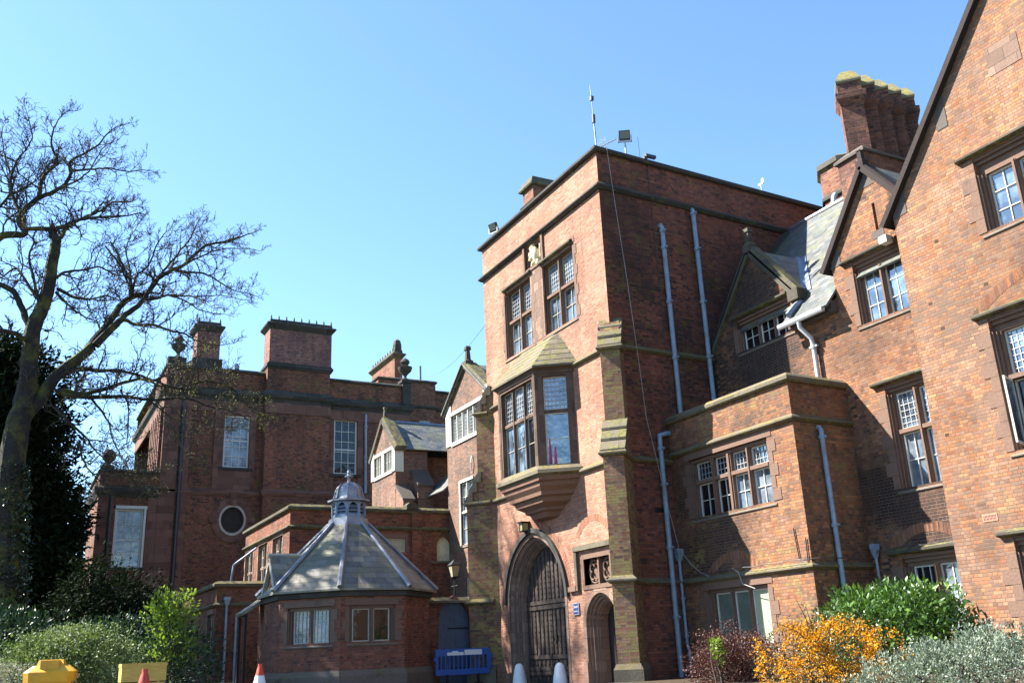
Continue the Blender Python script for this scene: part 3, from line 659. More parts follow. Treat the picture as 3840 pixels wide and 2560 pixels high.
# ================================================================== MAIN WING
YW = 19.15
mw = thing("main_wing", "slate-roofed orange brick wing with a small dormer gable and a taller gable beside it", "building", (-18, 22, 0))
H = FrAB((-22.4, YW), (-14.0, YW)); XW = lambda x: x+22.4
swin(mw, H, XW(-20.9), XW(-18.9), 9.36, 10.1, [XW(-20.22), XW(-19.55)], [], rows=(('bars', 2, 2),), gl=('glassd', 'glassd', 'glassd'), jamb=.2, hood=(XW(-21.25), XW(-18.78), 10.56), depth=.22, quoin=False)
swin(mw, H, XW(-16.22), XW(-14.92), 8.7, 10.14, [XW(-15.57)], [], rows=(('bars', 2, 3),), gl=('glassb',), jamb=.24, hood=(XW(-16.7), XW(-14.82), 10.62))
swin(mw, H, XW(-15.85), XW(-14.55), 4.35, 6.72, [XW(-15.2)], [5.74], rows=(('bars', 2, 2), ('lead',)), gl=('glassc', 'glassc', 'glassb', 'glassb'), jamb=.26, hood=(XW(-16.35), XW(-14.3), 7.1))
swin(mw, H, XW(-16.2), XW(-14.5), 1.0, 2.52, [XW(-15.5)], [], rows=(('bars', 3, 3),), gl=('glassd', 'glassc'), jamb=.26, hood=(XW(-16.65), XW(-14.2), 2.95))
sl_ = rect(XW(-15.41), XW(-15.32), 11.0, 11.78)
b = MB(); out = [(-22.4, 0), (-14.0, 0), (-14.0, 10.99), (-15.47, 12.88), (-17.05, 10.85), (-17.05, 9.72), (-18.64, 9.72), (-18.64, 10.5), (-20.13, 12.31), (-22.4, 9.55)]
b.wall(H, [(XW(x), z) for x, z in out], H.holes+[sl_], 0, .3); obj("brick_wall", b, M['wing'], mw)
b = MB(); b.fbox(H, XW(-15.56), XW(-15.17), 10.78, 11.0, -.05, .012); b.fbox(H, XW(-15.42), XW(-15.3), 11.0, 11.8, -.32, -.28); obj("slit_window", b, M['greystone'], mw)
SL = 1.14; zr = lambda y: 9.55+(y-18.85)*SL
b = MB()
roofquad(b, [(-22.6, 19.22, zr(19.22)), (-6, 19.22, zr(19.22)), (-6, 23.4, zr(23.4)), (-22.75, 23.4, zr(23.4))])
roofquad(b, [(-18.72, 18.72, zr(18.72)), (-17.02, 18.72, zr(18.72)), (-17.02, 19.22, zr(19.22)), (-18.72, 19.22, zr(19.22))])
roofquad(b, [(-6, 27.6, zr(19.22)), (-22.9, 27.6, zr(19.22)), (-22.75, 23.4, zr(23.4)), (-6, 23.4, zr(23.4))])
yv = lambda z: 18.85+(z-9.55)/SL
roofquad(b, [(-20.13, 19.05, 12.36), (-18.5, 19.05, 10.4), (-18.5, yv(10.4)+.05, 10.4), (-20.13, yv(12.36)+.1, 12.36)], .05)
roofquad(b, [(-20.13, 19.05, 12.36), (-20.13, yv(12.36)+.1, 12.36), (-22.3, yv(9.75)+.1, 9.75), (-22.3, 19.05, 9.75)], .05)
for s in (-1, 1):
    xb = -15.47+s*1.75; zb = 12.93-1.75*1.287
    roofquad(b, [(-15.47, 19.05, 12.93), (xb, 19.05, zb), (xb, yv(zb)+.1, zb), (-15.47, yv(12.93)+.1, 12.93)], .05)
rf = obj("slate_roof", b, M['slate'], mw)
b = MB(); b.tube([(-22.7, 23.4, zr(23.4)+.06), (-6, 23.4, zr(23.4)+.06)], .11, 8)
o = obj("ridge", b, M['lead'], rf, True); o.location = (0, 0, 0)
b = MB()   # lead valleys beside the dormer and against the tower
for x0, z0, x1, z1 in ((-20.13, 12.36, -18.5, 10.4),):
    a = Vector((x0, yv(z0), z0)); c = Vector((x1, yv(z1), z1)); up = Vector((.0, -.04, .1)); wv = Vector((.22, 0, .0)); wl = Vector((-.1, -.12, .06))
    b.loft([[a+wl+up, a+up, a+wv+up, a+wv], [c+wl+up, c+up, c+wv+up, c+wv]])
b.tube([(-18.42, 19.25, 10.1), (-18.4, 18.95, 9.9), (-18.45, 18.7, 9.62)], .1, 6)
o = obj("valley_flashing", b, M['leadblue'], rf); o.location = (0, 0, 0)
b = MB(); b.loft([[(-22.62+.02*k, y, zr(y)+.05), (-22.3+.02*k, y, zr(y)+.1), (-22.3, y, zr(y)+.16), (-22.62, y, zr(y)+.3)] for k, y in enumerate((19.3, 23.2))]); o = obj("abutment_flashing", b, M['copd'], rf); o.location = (0, 0, 0)
b = MB(); verge(b, H, (XW(-20.13), 12.31), (XW(-18.5), 10.33)); verge(b, H, (XW(-20.13), 12.31), (XW(-22.38), 9.57))
b.fbox(H, XW(-18.7), XW(-18.3), 10.15, 10.48, -.25, .14)
b.loft([[H.P(XW(-20.13)+s*a, z, o_*a-.05) for s, o_ in ((-1, 1), (1, 1), (1, -1), (-1, -1))] for a, z in ((.16, 12.3), (.15, 12.55), (.09, 12.62), (.07, 12.95), (.11, 12.98), (.1, 13.1), (.02, 13.12))])
obj("dormer_coping", b, M['cop'], mw)
b = MB(); verge(b, H, (XW(-15.47), 12.88), (XW(-17.32), 10.5), oo=.16, h=.12); verge(b, H, (XW(-15.47), 12.88), (XW(-13.9), 10.86), oo=.16, h=.12); b.loft([[H.P(XW(-15.47)+s*a, z, .02+o_*a) for s, o_ in ((-1, 1), (1, 1), (1, -1), (-1, -1))] for a, z in ((.12, 12.82), (.12, 13.05), (.07, 13.1), (.06, 13.34), (.08, 13.36), (.03, 13.4))])
b2 = MB(); b2.fbox(H, XW(-17.2), XW(-16.5), 10.6, 11.0, -.05, .013); b2.prism([H.P(XW(-17.05), 10.62, .012), H.P(XW(-16.55), 10.62, .012), H.P(XW(-16.55), 11.3, .012)], (0, .05, 0))
obj("gable_coping", b, M['verge'], mw)
b = MB(); b.prism([H.P(XW(-15.75), 12.3, .014), H.P(XW(-15.2), 12.3, .014), H.P(XW(-15.47), 12.75, .014)], (0, .05, 0)); b.prism([H.P(XW(-17.1), 10.55, .014), H.P(XW(-16.72), 10.55, .014), H.P(XW(-16.72), 11.1, .014)], (0, .05, 0)); obj("kneeler_stone", b, M['greystone'], mw)
b = MB(); q = [(-.07, .02), (-.07, .1), (-.055, .1), (-.055, .03), (.055, .03), (.055, .1), (.07, .1), (.07, .02), (.04, -.03), (-.04, -.03)]
b.loft([[(x, 18.68+a, 9.34+c) for a, c in q] for x in (-18.85, -17.15)]); gt = obj("gutter", b, M['pipepale'], mw)
b = MB(); b.box(-18.72, -17.05, 18.9, 19.16, 9.3, 9.62); obj("eaves_corbel", b, M['greystone'], mw)
pipe(mw, [(-18.1, 18.7, 9.36), (-18.1, 18.72, 9.15), (-18.0, 18.98, 8.85), (-18.0, 19.03, 8.6), (-18.0, 19.03, 7.0)], .068, 'pipepale', [(-18, 19.03, 8.6)])
pipe(mw, [(-17.0, 19.02, 3.1), (-17.0, 19.02, 2.7), (-17.0, 19.02, 0)], .034, 'pipe', [], head=(-17.0, 19.02, 3.12))
b = MB(); b.loft([[H.P(XW(-15.0)+s*.12, 10.52+z, .2+o_) for s, z in ((-1, -.09), (1, -.09), (1, .1), (-1, .1))] for o_ in (-.1, .14)]); b.bar(H.P(XW(-15), 10.5, 0), H.P(XW(-15), 10.5, .2), .02); o = obj("security_light", b, M['white'], None); tag(o, "small white security light fixed above the two-light window of the small gable", "light")
# zigzag chimney on the wing
b = MB(); b.box(-16.95, -16.0, 19.93, 23.3, 9.8, 13.86)
ch = obj("chimney", b, M['stack'], mw)
b = MB(); q = [(.08, 13.84), (.08, 13.92), (-.2, 14.16), (-.3, 14.16), (-.3, 13.84)]
b.sweep([(-16.95, 19.93), (-16.0, 19.93), (-16.0, 23.3), (-16.95, 23.3)], q, True); b.add([(-16.7, 20.1, 14.16), (-16.2, 20.1, 14.16), (-16.2, 23.1, 14.16), (-16.7, 23.1, 14.16)], [(0, 1, 2, 3)])
b.fbox(Fr((-16.0, 19.95), (0, 1)), 0, .42, 13.25, 13.38, .0, .06)
o = obj("chimney_base_coping", b, M['greystone'], ch); o.location = (0, 0, 0)
def diag(c, a, z): return [(c[0], c[1]-a*1.4142/2*1, z), (c[0]+a*.7071, c[1], z), (c[0], c[1]+a*.7071, z), (c[0]-a*.7071, c[1], z)]
for k in range(5):
    c = (-16.55, 20.45+k*.56); b = MB(); b.loft([diag(c, .62, 13.9), diag(c, .62, 15.7)]); b.loft([diag(c, .66, 16.02), diag(c, .66, 16.35)])
    s = obj("chimney_shaft", b, M['stack'], ch); s.location = (0, 0, 0)
    b = MB(); b.loft([diag(c, a, z) for a, z in ((.62, 15.6), (.83, 15.8), (.84, 15.98), (.66, 16.04))]); o = obj("shaft_band", b, M['stack'], ch); o.location = (0, 0, 0)
    b = MB(); b.loft([diag(c, .7, 16.34), diag(c, .72, 16.4), diag(c, .7, 16.45), diag(c, .36, 16.78)]); o = obj("shaft_cap", b, M['cap'], ch); o.location = (0, 0, 0)

# ================================================================== OCTAGON TURRET behind the ridge
pA, pB = atY(3066, 625, 24.0), atY(3133, 578, 24.0); sdw = pB.x-pA.x; ap = sdw*1.2071; tc = ((pA.x+pB.x)/2, 24.0+ap)
tu = thing("octagonal_turret", "octagonal brick turret rising behind the slate ridge left of the zigzag chimney", "turret", (tc[0], tc[1], 0))
zt = pA.z; R8 = sdw/2/math.sin(math.pi/8)
b = MB(); b.lathe([(R8*.94, 10), (R8*.94, zt-.15)], (tc[0], tc[1], 0), 8, math.pi/8); obj("brick_shaft", b, M['rear'], tu)
b = MB(); b.lathe([(R8*.95, zt-.3), (R8*1.04, zt-.2), (R8*1.04, zt-.02), (R8*.9, zt+.08), (.01, zt+.1)], (tc[0], tc[1], 0), 8, math.pi/8); obj("turret_coping", b, M['cop'], tu)
b = MB(); b.lathe([(R8*.95, zt-1.45), (R8*1.02, zt-1.4), (R8*1.02, zt-1.3), (R8*.95, zt-1.2)], (tc[0], tc[1], 0), 8, math.pi/8); obj("string_course", b, M['copd'], tu)
v = atY(3128, 760, 23.7); pipe(mw, [v+Vector((0, 0, -1.2)), v+Vector((0, 0, .1)), v+Vector((0, .02, .2)), v+Vector((0, .12, .34))], .09, 'pipepale', [v+Vector((0, 0, -.02))], name="vent_pipe")

# ================================================================== GABLED PAVILION (right)
YP = 18.6
pv = thing("gabled_pavilion", "big gabled orange brick pavilion with dark verge at the right edge of the view", "building", (-9.6, 22, 0))
K = FrAB((-14.4, YP), (-3, YP)); XP = lambda x: x+14.4
apx, apz = -9.7, 17.0; gs = 1.2
swin(pv, K, XP(-11.9), XP(-9.75), 9.42, 10.82, [XP(-11.18), XP(-10.47)], [], rows=(('bars', 2, 3),), gl=('glassb',), jamb=.28, hood=(XP(-12.42), XP(-9.2), 11.4), depth=.34)
swin(pv, K, XP(-12.35), XP(-9.6), 4.55, 7.2, [XP(-11.65), XP(-10.97), XP(-10.28)], [6.13], rows=(('none',), ('lead',)), gl=('glassd', 'glassb', 'glassb', 'glassb', 'glassb'), jamb=.26, hood=(XP(-12.8), XP(-9.2), 7.68), depth=.36)
swin(pv, K, XP(-12.8), XP(-10.6), .9, 2.5, [XP(-12.1), XP(-11.35)], [], rows=(('none',),), gl=('glassd',), jamb=.3, hood=(XP(-13.25), XP(-10.2), 2.97), depth=.3, fm='oak')
b = MB(); e = 14.4-9.7; out = [(0, 0), (11.4, 0), (11.4, 9.0), (XP(apx)+e+1.2, 10.96-1.44), (XP(apx), 10.96+e*gs), (0, 10.96)]
b.wall(K, out, K.holes, 0, .34); K4 = FrAB((-14.4, 20.5), (-14.4, YP)); b.wall(K4, rect(0, K4.L, 0, 10.9)); obj("brick_wall", b, M['pav'], pv)
za = 10.96+e*gs
b = MB(); roofquad(b, [(-14.62, 18.5, 10.72), (-14.62, 30, 10.72), (apx, 30, za+.03), (apx, 18.5, za+.03)]); roofquad(b, [(apx, 18.5, za+.03), (apx, 30, za+.03), (-3.2, 30, za-6.5*gs), (-3.2, 18.5, za-6.5*gs)]); obj("slate_roof", b, M['slate'], pv)
b = MB(); verge(b, K, (XP(-14.68), 10.66), (XP(apx), za), oo=.17, h=.11); verge(b, K, (XP(apx), za), (XP(-4), za-5.7*gs), oo=.17, h=.11); obj("verge", b, M['verge'], pv)
b = MB(); b.prism([K.P(XP(-14.42), 10.75, .014), K.P(XP(-13.98), 10.78, .014), K.P(XP(-13.98), 11.4, .014)], (0, .06, 0)); obj("kneeler_stone", b, M['greystone'], pv); b = MB(); b.prism([K.P(XP(-12.75), 12.35, .014), K.P(XP(-12.45), 12.35, .014), K.P(XP(-12.45), 13.2, .014), K.P(XP(-12.75), 12.85, .014)], (0, .06, 0)); obj("kneeler_stone", b, M['greystone'], pv); b = MB()
b.fbox(K, XP(-11.2), XP(-10.4), 12.9, 13.6, -.05, .012); obj("stone_block", b, M['stoneb'], pv)
b = MB(); b.fbox(K, XP(-13.56), XP(-13.2), 3.2, 3.36, -.03, .012)
o = obj("air_vent", b, plain("terracotta_vent", (.45, .17, .11), .8), pv)
b = MB()
for i in range(9):
    for j in range(2): b.fbox(K, XP(-13.53)+.035*i, XP(-13.51)+.035*i, 3.225+.06*j, 3.27+.06*j, -.02, .014)
o2 = obj("vent_slot", b, M['iron'], o); o2.location = (0, 0, 0)
b = MB()   # the open casement, hinged on the jamb and swung outwards
hg = K.P(XP(-12.27), 0, -.06); dr = Vector((.35, -1, 0)).normalized(); sd_ = Vector((-dr.y, dr.x, 0))
cf = Fr((hg.x, hg.y), (dr.x, dr.y))
for a, c, d, e_ in ((0, .045, 4.62, 6.05), (.55, .595, 4.62, 6.05), (.045, .55, 6.0, 6.05), (.045, .55, 4.62, 4.67)): b.fbox(cf, a, c, d, e_, -.02, .02)
oc = obj("open_casement", b, M['white'], pv); b = MB(); b.fbox(cf, .045, .55, 4.67, 6.0, -.004, .004); o = obj("pane", b, M['glassb'], oc); o.location = (0, 0, 0)

for (u, z) in ((.52, 8.3), (.72, 7.62), (1.0, 9.7), (-.0+.3, 5.2), (2.0, 8.25)):
    b = MB(); b.fbox(K, u, u+.1, z, z+.07, -.02, .004); obj("dark_hole_pad", b, M['soil'], pv)  # dark raised pads, painted as the shade inside holes of lost bricks

# brick relieving arches over openings
M['vous'] = brick("voussoir_brick", hue(ORANGE, 1., 1.05, .8), soot=.5, bw=.08, bh=3., joint=.001, tone=(.8, 1.15))
M['vousr'] = brick("red_voussoir_brick", hue(RED, 1.05, 1.1, 1.05), soot=.2, bw=.08, bh=3., joint=.001, tone=(.85, 1.15))
def voussoirs(par, F, inner, outer, mat):
    b = MB()
    for i in range(len(inner)-1):
        q = [inner[i], inner[i+1], outer[i+1], outer[i]]; c = Vector((sum(p[0] for p in q)/4, sum(p[1] for p in q)/4))
        q = [c+(Vector(p)-c)*s for p, s in zip(q, (.93, .93, .95, .95))]
        b.loft([[F.P(p.x, p.y, o) for p in q] for o in (-.01, .005)])
    o = obj("relieving_arch", b, M[mat], par); o['kind'] = 'stuff'; return o
def seg(uc, zc, r, t0, t1, n): return [(uc+r*math.sin(R_(t0+(t1-t0)*i/n)), zc+r*math.cos(R_(t0+(t1-t0)*i/n))) for i in range(n+1)]
for k in (0, 1):
    voussoirs(tw, F1, arch(3.0, 2.16+.13*k, 2.45, 1.12, 30)[2:], arch(3.0, 2.28+.13*k, 2.45, 1.12, 30)[2:], 'vousr')
voussoirs(tw, F1, seg(X1(-23.9), 3.6, .95, -58, 52, 16), seg(X1(-23.9), 3.6, 1.17, -58, 52, 16), 'vousr')
um = XA(-19.98); voussoirs(an, G1, seg(um, 1.7, 1.35, -44, 44, 18), seg(um, 1.7, 1.58, -44, 44, 18), 'vous')
voussoirs(mw, H, seg(XW(-15.5), 1.95, 1.3, -46, 40, 17), seg(XW(-15.5), 1.95, 1.55, -46, 40, 17), 'vous')
voussoirs(pv, K, seg(XP(-11.0), 5.6, 2.55, -42, 42, 34), seg(XP(-11.0), 5.6, 2.8, -42, 42, 34), 'vous')
# ================================================================== LEFT-HAND BUILDINGS
def shell(par, pts, z1, mat, faces=None, z0=0, name="brick_wall", frames=None):
    b = MB(); n = len(pts)
    for i in range(n):
        f = (frames or {}).get(i) or FrAB(pts[i], pts[(i+1) % n]); b.wall(f, rect(0, f.L, z0, z1), f.holes, 0, .3)
    return obj(name, b, M[mat], par)
# gabled wing just left of the tower
gw = thing("gabled_wing", "steep gabled brown brick wing with a long white casement just left of the tower", "building", (-37.4, 21, 0))
Q = FrAB((-39.6, 17.5), (-30.7, 17.5)); XQ = lambda x: x+39.6
swin(gw, Q, XQ(-39.0), XQ(-36.1), 10.2, 11.42, [XQ(-38.42), XQ(-37.84), XQ(-37.26), XQ(-36.68)], [], rows=(('lead',),), gl=('glassc', 'glassb'), st='cream', fm='white', jamb=0, depth=.14, mt=.09, sill=False)
swin(gw, Q, XQ(-38.2), XQ(-36.9), 5.5, 8.2, [XQ(-37.55)], [6.9], rows=(('bars', 1, 2), ('bars', 2, 2)), gl=('glassc', 'glassb'), st='cream', fm='white', jamb=.0, depth=.16, mt=.08)
swin(gw, Q, XQ(-37.9), XQ(-36.9), 2.9, 4.1, [], [], rows=(('bars', 2, 2),), gl=('glassd',), st='cream', fm='cream', jamb=0, depth=.15)
b = MB(); b.wall(Q, [(0, 0), (8.9, 0), (8.9, 10.2), (XQ(-35.0), 10.2), (XQ(-35.0), 11.75), (XQ(-37.4), 13.46), (0, 11.75)], Q.holes, 0, .25)
for p, q in (((-39.6, 26), (-39.6, 17.5)), ((-30.7, 26), (-39.6, 26))): f = FrAB(p, q); b.wall(f, rect(0, f.L, 0, 10.6))
obj("brick_wall", b, M['gable'], gw)
b = MB(); b.fbox(Q, 0, XQ(-39.02), 10.1, 11.95, -.05, .05); b.fbox(Q, XQ(-39.02), XQ(-36.05), 10.02, 10.19, -.05, .06); b.fbox(Q, XQ(-39.3), XQ(-35.1), 11.45, 11.6, -.05, .08); b.fbox(Q, XQ(-36.07), XQ(-35.6), 10.1, 11.45, -.05, .04); b.fbox(Q, XQ(-35.4), XQ(-34.95), 11.4, 11.95, -.2, .12)
b.fbox(Q, XQ(-38.3), XQ(-38.2), 5.4, 8.3, -.05, .05); b.fbox(Q, XQ(-38.2), XQ(-36.8), 8.2, 8.32, -.05, .06); b.tube([Q.P(XQ(-36.85), 9.2, .05), Q.P(XQ(-36.83), 8.9, .12), Q.P(XQ(-36.9), 8.5, .06)], .03, 6)
obj("white_trim", b, M['white'], gw)
b = MB(); roofquad(b, [(-39.8, 17.3, 11.66), (-37.4, 17.3, 13.52), (-37.4, 27, 13.52), (-39.8, 27, 11.66)]); roofquad(b, [(-37.4, 17.3, 13.52), (-35.0, 17.3, 11.66), (-35.0, 27, 11.66), (-37.4, 27, 13.52)]); roofquad(b, [(-35, 17.6, 10.2), (-30.7, 17.6, 10.2), (-30.7, 22, 12.6), (-35, 22, 12.6)])
obj("slate_roof", b, M['slate'], gw)
b = MB(); verge(b, Q, (XQ(-37.4), 13.46), (XQ(-39.78), 11.62), oo=.12, oi=-.5); verge(b, Q, (XQ(-37.4), 13.46), (XQ(-35.0), 11.62), oo=.12, oi=-.5)
b.loft([[Q.P(XQ(-37.3)+s*a, z, -.1+o_*a) for s, o_ in ((-1, 1), (1, 1), (1, -1), (-1, -1))] for a, z in ((.2, 13.4), (.19, 13.65), (.11, 13.72), (.08, 14.15), (.13, 14.2), (.11, 14.36), (.02, 14.4))])
obj("gable_coping", b, M['cop'], gw)
# low flat-roofed range
lr = thing("low_range", "long low flat-roofed brick range with mossy parapet behind the octagonal lodge", "building", (-43.5, 13.8, 0))
L1, L2 = FrAB((-48, 10.25), (-39.6, 10.25)), FrAB((-39.6, 10.25), (-39.6, 17.6))
for a, c in ((-47.7, -46.35), (-45.0, -43.6), (-42.3, -40.9)):
    swin(lr, L1, a+48, c+48, 3.0, 6.05, [(a+c)/2+48], [5.1], rows=(('bars', 2, 2), ('bars', 2, 2)), gl=('glassd', 'glassb'), st='stoneb', fm='cream', jamb=.14, depth=.24)
swin(lr, L2, 3.05, 5.15, 5.35, 5.93, [4.0], [], rows=(('bars', 2, 2),), gl=('blind',), st='stone', fm='cream', jamb=.12, depth=.18)
L2.holes.append(arch(6.98, .34, 5.6, 1.4, 6, 4.95))
L0 = FrAB((-48, 17.6), (-48, 10.25)); b = MB(); b.wall(L0, rect(0, L0.L, 0, 7.08)); b.wall(L1, rect(0, L1.L, 0, 7.08), L1.holes); b.wall(L2, rect(0, L2.L, 0, 7.08), L2.holes)
b.fbox(L2, 5.3, 7.35, 0, 7.04, .0, .09) if 0 else None
obj("brick_wall", b, M['range_'], lr)
b = MB(); b.add([(-48, 10.25, 6.8), (-39.6, 10.25, 6.8), (-39.6, 17.6, 6.8), (-48, 17.6, 6.8)], [(0, 1, 2, 3)]); obj("flat_roof", b, M['lead'], lr)
pth = [(-48, 17.5), (-48, 10.25), (-39.6, 10.25), (-39.6, 17.5)]
b = MB(); b.sweep(pth, COPING(7.04, .26, .14)); b.loft([[(-39.4, y, z), (-39.9, y, z)] + [(-39.9, y2, z), (-39.4, y2, z)] for (y, y2, z) in ((15.4, 15.95, 7.2), (15.4, 15.95, 7.38), (15.55, 15.8, 7.5))]); obj("parapet_coping", b, M['cop'], lr)
b = MB(); b.sweep(pth, STRING(6.26, .2, .14)); obj("string_course", b, M['cop'], lr)
b = MB(); b.box(-39.62, -39.5, 15.5, 17.45, 0, 7.05); obj("pilaster", b, M['range_'], lr) if 0 else None
b = MB(); b.fbox(L2, 5.42, 5.9, .0, 7.06, -.05, .1); obj("pilaster", b, M['range_'], lr)
b = MB(); pr = arch(6.98, .34, 5.6, 1.4, 6, 4.95); b.loft([[L2.P(u, z, o) for u, z in pr] for o in (-.2, -.14)]); nw_ = obj("arched_shutter", b, plain("cream_shutter", (.55, .52, .33), .6), lr)
b = MB(); b.fbox(L2, 6.3, 7.3, 4.85, 4.95, -.1, .12); o = obj("sill", b, M['copl'], nw_); o.location = (0, 0, 0)
# gabled dormer wing rising behind the range
dw = thing("small_gabled_wing", "small slate-roofed gabled wing with white casements rising behind the low range", "building", (-44, 18, 0))
D1, D2 = FrAB((-45.75, 16), (-42.4, 16)), FrAB((-42.4, 16), (-42.4, 17.66))
swin(dw, D1, .42, 1.5, 9.62, 10.6, [.78, 1.14], [], rows=(('bars', 1, 2),), gl=('glassc',), st='cream', fm='white', jamb=0, depth=.14, mt=.06, sill=False)
swin(dw, D1, 1.85, 3.0, 9.62, 10.6, [2.23, 2.62], [], rows=(('bars', 1, 2),), gl=('glassc', 'glassb'), st='cream', fm='white', jamb=0, depth=.14, mt=.06, sill=False)
b = MB(); b.wall(D1, [(0, 0), (3.35, 0), (3.35, 10.7), (1.6, 12.35), (0, 10.7)], D1.holes); b.wall(D2, rect(0, D2.L, 0, 10.5))
for p, q in (((-42.4, 17.66), (-43.6, 17.66)), ((-43.6, 17.66), (-43.6, 24)), ((-43.6, 24), (-45.75, 24)), ((-45.75, 24), (-45.75, 16))): f = FrAB(p, q); b.wall(f, rect(0, f.L, 0, 10.5))
obj("brick_wall", b, M['gable'], dw)
b = MB(); b.fbox(D1, 0, .4, 9.5, 10.9, -.05, .06); b.fbox(D1, 3.02, 3.4, 9.5, 10.9, -.05, .06); b.fbox(D1, .4, 3.02, 9.46, 9.61, -.05, .07); b.fbox(D1, .4, 3.02, 10.61, 10.75, -.05, .07); b.fbox(D1, 1.51, 1.84, 9.61, 10.61, -.05, .05); b.box(-42.42, -42.34, 16.0, 16.4, 9.45, 10.6); obj("white_trim", b, M['cream'], dw)
b = MB(); roofquad(b, [(-45.95, 16.1, 10.55), (-44.1, 16.1, 12.25), (-44.1, 24, 12.25), (-45.95, 24, 10.55)]); roofquad(b, [(-44.1, 16.1, 12.25), (-42.2, 16.1, 10.5), (-42.2, 24, 10.5), (-44.1, 24, 12.25)]); roofquad(b, [(-42.45, 17.3, 8.1), (-39.62, 17.3, 8.1), (-39.62, 18.9, 9.55), (-42.45, 18.9, 9.55)]); obj("slate_roof", b, M['slate'], dw)
b = MB(); b.tube([(-44.1, 16.2, 12.3), (-44.1, 24, 12.3)], .09, 6); obj("ridge", b, M['leadblue'], dw)
b = MB(); verge(b, D1, (1.65, 12.32), (-.2, 10.5), oo=.12, oi=-.45); verge(b, D1, (1.65, 12.32), (3.55, 10.5), oo=.12, oi=-.45)
b.loft([[D1.P(1.65+s*a, z, -.1+o_*a) for s, o_ in ((-1, 1), (1, 1), (1, -1), (-1, -1))] for a, z in ((.16, 12.3), (.15, 12.5), (.09, 12.55), (.06, 12.9), (.09, 12.94), (.08, 13.05))]); obj("gable_coping", b, M['cop'], dw)
for (ya, yb, zt, pj) in ((16.85, 17.64, 9.5, .75), (16.02, 16.55, 8.75, .95)):
    b = MB(); b.loft([[(-42.4+x, y, z) for x, z in ((0, 0), (pj, 0), (pj, zt-.75), (0, zt))] for y in (ya, yb)]); k = obj("buttress", b, M['gable'], dw)
    b = MB(); b.loft([[(-42.4+x, y, z) for x, z in ((-.02, zt-.02), (pj+.08, zt-.84), (pj+.08, zt-.74), (-.02, zt+.1))] for y in (ya-.05, yb+.05)]); o = obj("weathering", b, M['greystone'], k); o.location = (0, 0, 0)
# link building at the foot of the shaded block
lk = thing("link_building", "small flat-roofed brick outbuilding with mossy parapet left of the octagonal lodge", "building", (-44, 9, 0))
K1, K2 = FrAB((-48, 7.55), (-40.3, 7.55)), FrAB((-40.3, 7.55), (-40.3, 10.2))
swin(lk, K1, 6.2, 7.2, 1.0, 2.85, [6.7], [], rows=(('none',),), gl=('glassd',), st='stoneb', fm='cream', jamb=.16, depth=.22)
swin(lk, K1, 2.2, 3.4, 1.0, 2.85, [2.8], [], rows=(('none',),), gl=('glassd',), st='stoneb', fm='cream', jamb=.16, depth=.22)
K0 = FrAB((-48, 10.2), (-48, 7.55)); b = MB(); b.wall(K0, rect(0, K0.L, 0, 4.0)); b.wall(K1, rect(0, K1.L, 0, 4.0), K1.holes); b.wall(K2, rect(0, K2.L, 0, 4.0)); obj("brick_wall", b, M['range_'], lk)
b = MB(); b.add([(-48, 7.55, 3.8), (-40.3, 7.55, 3.8), (-40.3, 10.2, 3.8), (-48, 10.2, 3.8)], [(0, 1, 2, 3)]); obj("flat_roof", b, M['lead'], lk)
pth = [(-48, 7.55), (-40.3, 7.55), (-40.3, 10.2)]
b = MB(); b.sweep(pth, COPING(3.96, .24, .14)); obj("parapet_coping", b, M['copl'], lk)
b = MB(); b.sweep(pth, STRING(3.2, .18, .12)); obj("string_course", b, M['copl'], lk)
pipe(lk, [(-40.2, 7.95, 3.3), (-40.2, 7.95, 0)], .05, 'pipe', [(-40.2, 7.95, 1.8)], head=(-40.2, 7.95, 3.55)); pipe(lk, [(-40.2, 8.35, 2.9), (-40.2, 8.35, 0)], .05, 'pipe', [(-40.2, 8.35, 1.5)])
pipe(lk, [(-40.9, 9.2, 5.6), (-41.0, 8.3, 4.9), (-41.0, 8.2, 4.0)], .045, 'leadblue')
# big shaded block
lb = thing("shaded_block", "tall shaded red brick block with sash windows, an oval window and wide chimney", "building", (-50, 12.5, 0))
BL, BRt = 6.0, 18.95; W1 = FrAB((-48, BL), (-48, BRt)); Yb = lambda y: y-BL
W0 = FrAB((-52.2, BL), (-48, BL))
sash(lb, W1, Yb(8.93), Yb(10.2), 10.35, 13.05, 3, 5, .52, 'glassc'); sash(lb, W1, Yb(14.64), Yb(15.93), 10.28, 13.25, 3, 5, .45, 'glassd')
oc_, oz = Yb(9.55), 7.75
W1.holes.append([(oc_+.55*math.cos(t), oz+.63*math.sin(t)) for t in np.linspace(0, 2*math.pi, 25)[:-1]])
b = MB(); b.wall(W1, rect(0, W1.L, 0, 15.35), W1.holes); b.wall(W0, rect(0, 4.2, 0, 15.35))
f = FrAB((-48, BRt), (-60, BRt)); b.wall(f, rect(0, f.L, 0, 15.35)); f = FrAB((-60, BRt), (-60, BL)); b.wall(f, rect(0, f.L, 0, 15.35)); b.add([(-48, BL, 15.0), (-60, BL, 15.0), (-60, BRt, 15.0), (-48, BRt, 15.0)], [(0, 1, 2, 3)])
obj("brick_wall", b, M['left'], lb)
def oval(rx, rz, o, n=28): return [W1.P(oc_+rx*math.cos(2*math.pi*k/n), oz+rz*math.sin(2*math.pi*k/n), o) for k in range(n)]
b = MB(); b.loft([oval(.66, .76, -.05), oval(.66, .76, .03), oval(1.0, 1.1, .05), oval(1.0, 1.1, -.05)], cap=False); b.fbox(W1, oc_-.16, oc_+.16, oz+.72, oz+1.35, -.05, .12)
for k in (0, math.pi): b.fbox(W1, oc_+math.cos(k)*.95-.16, oc_+math.cos(k)*.95+.16, oz-.15, oz+.15, -.05, .09)
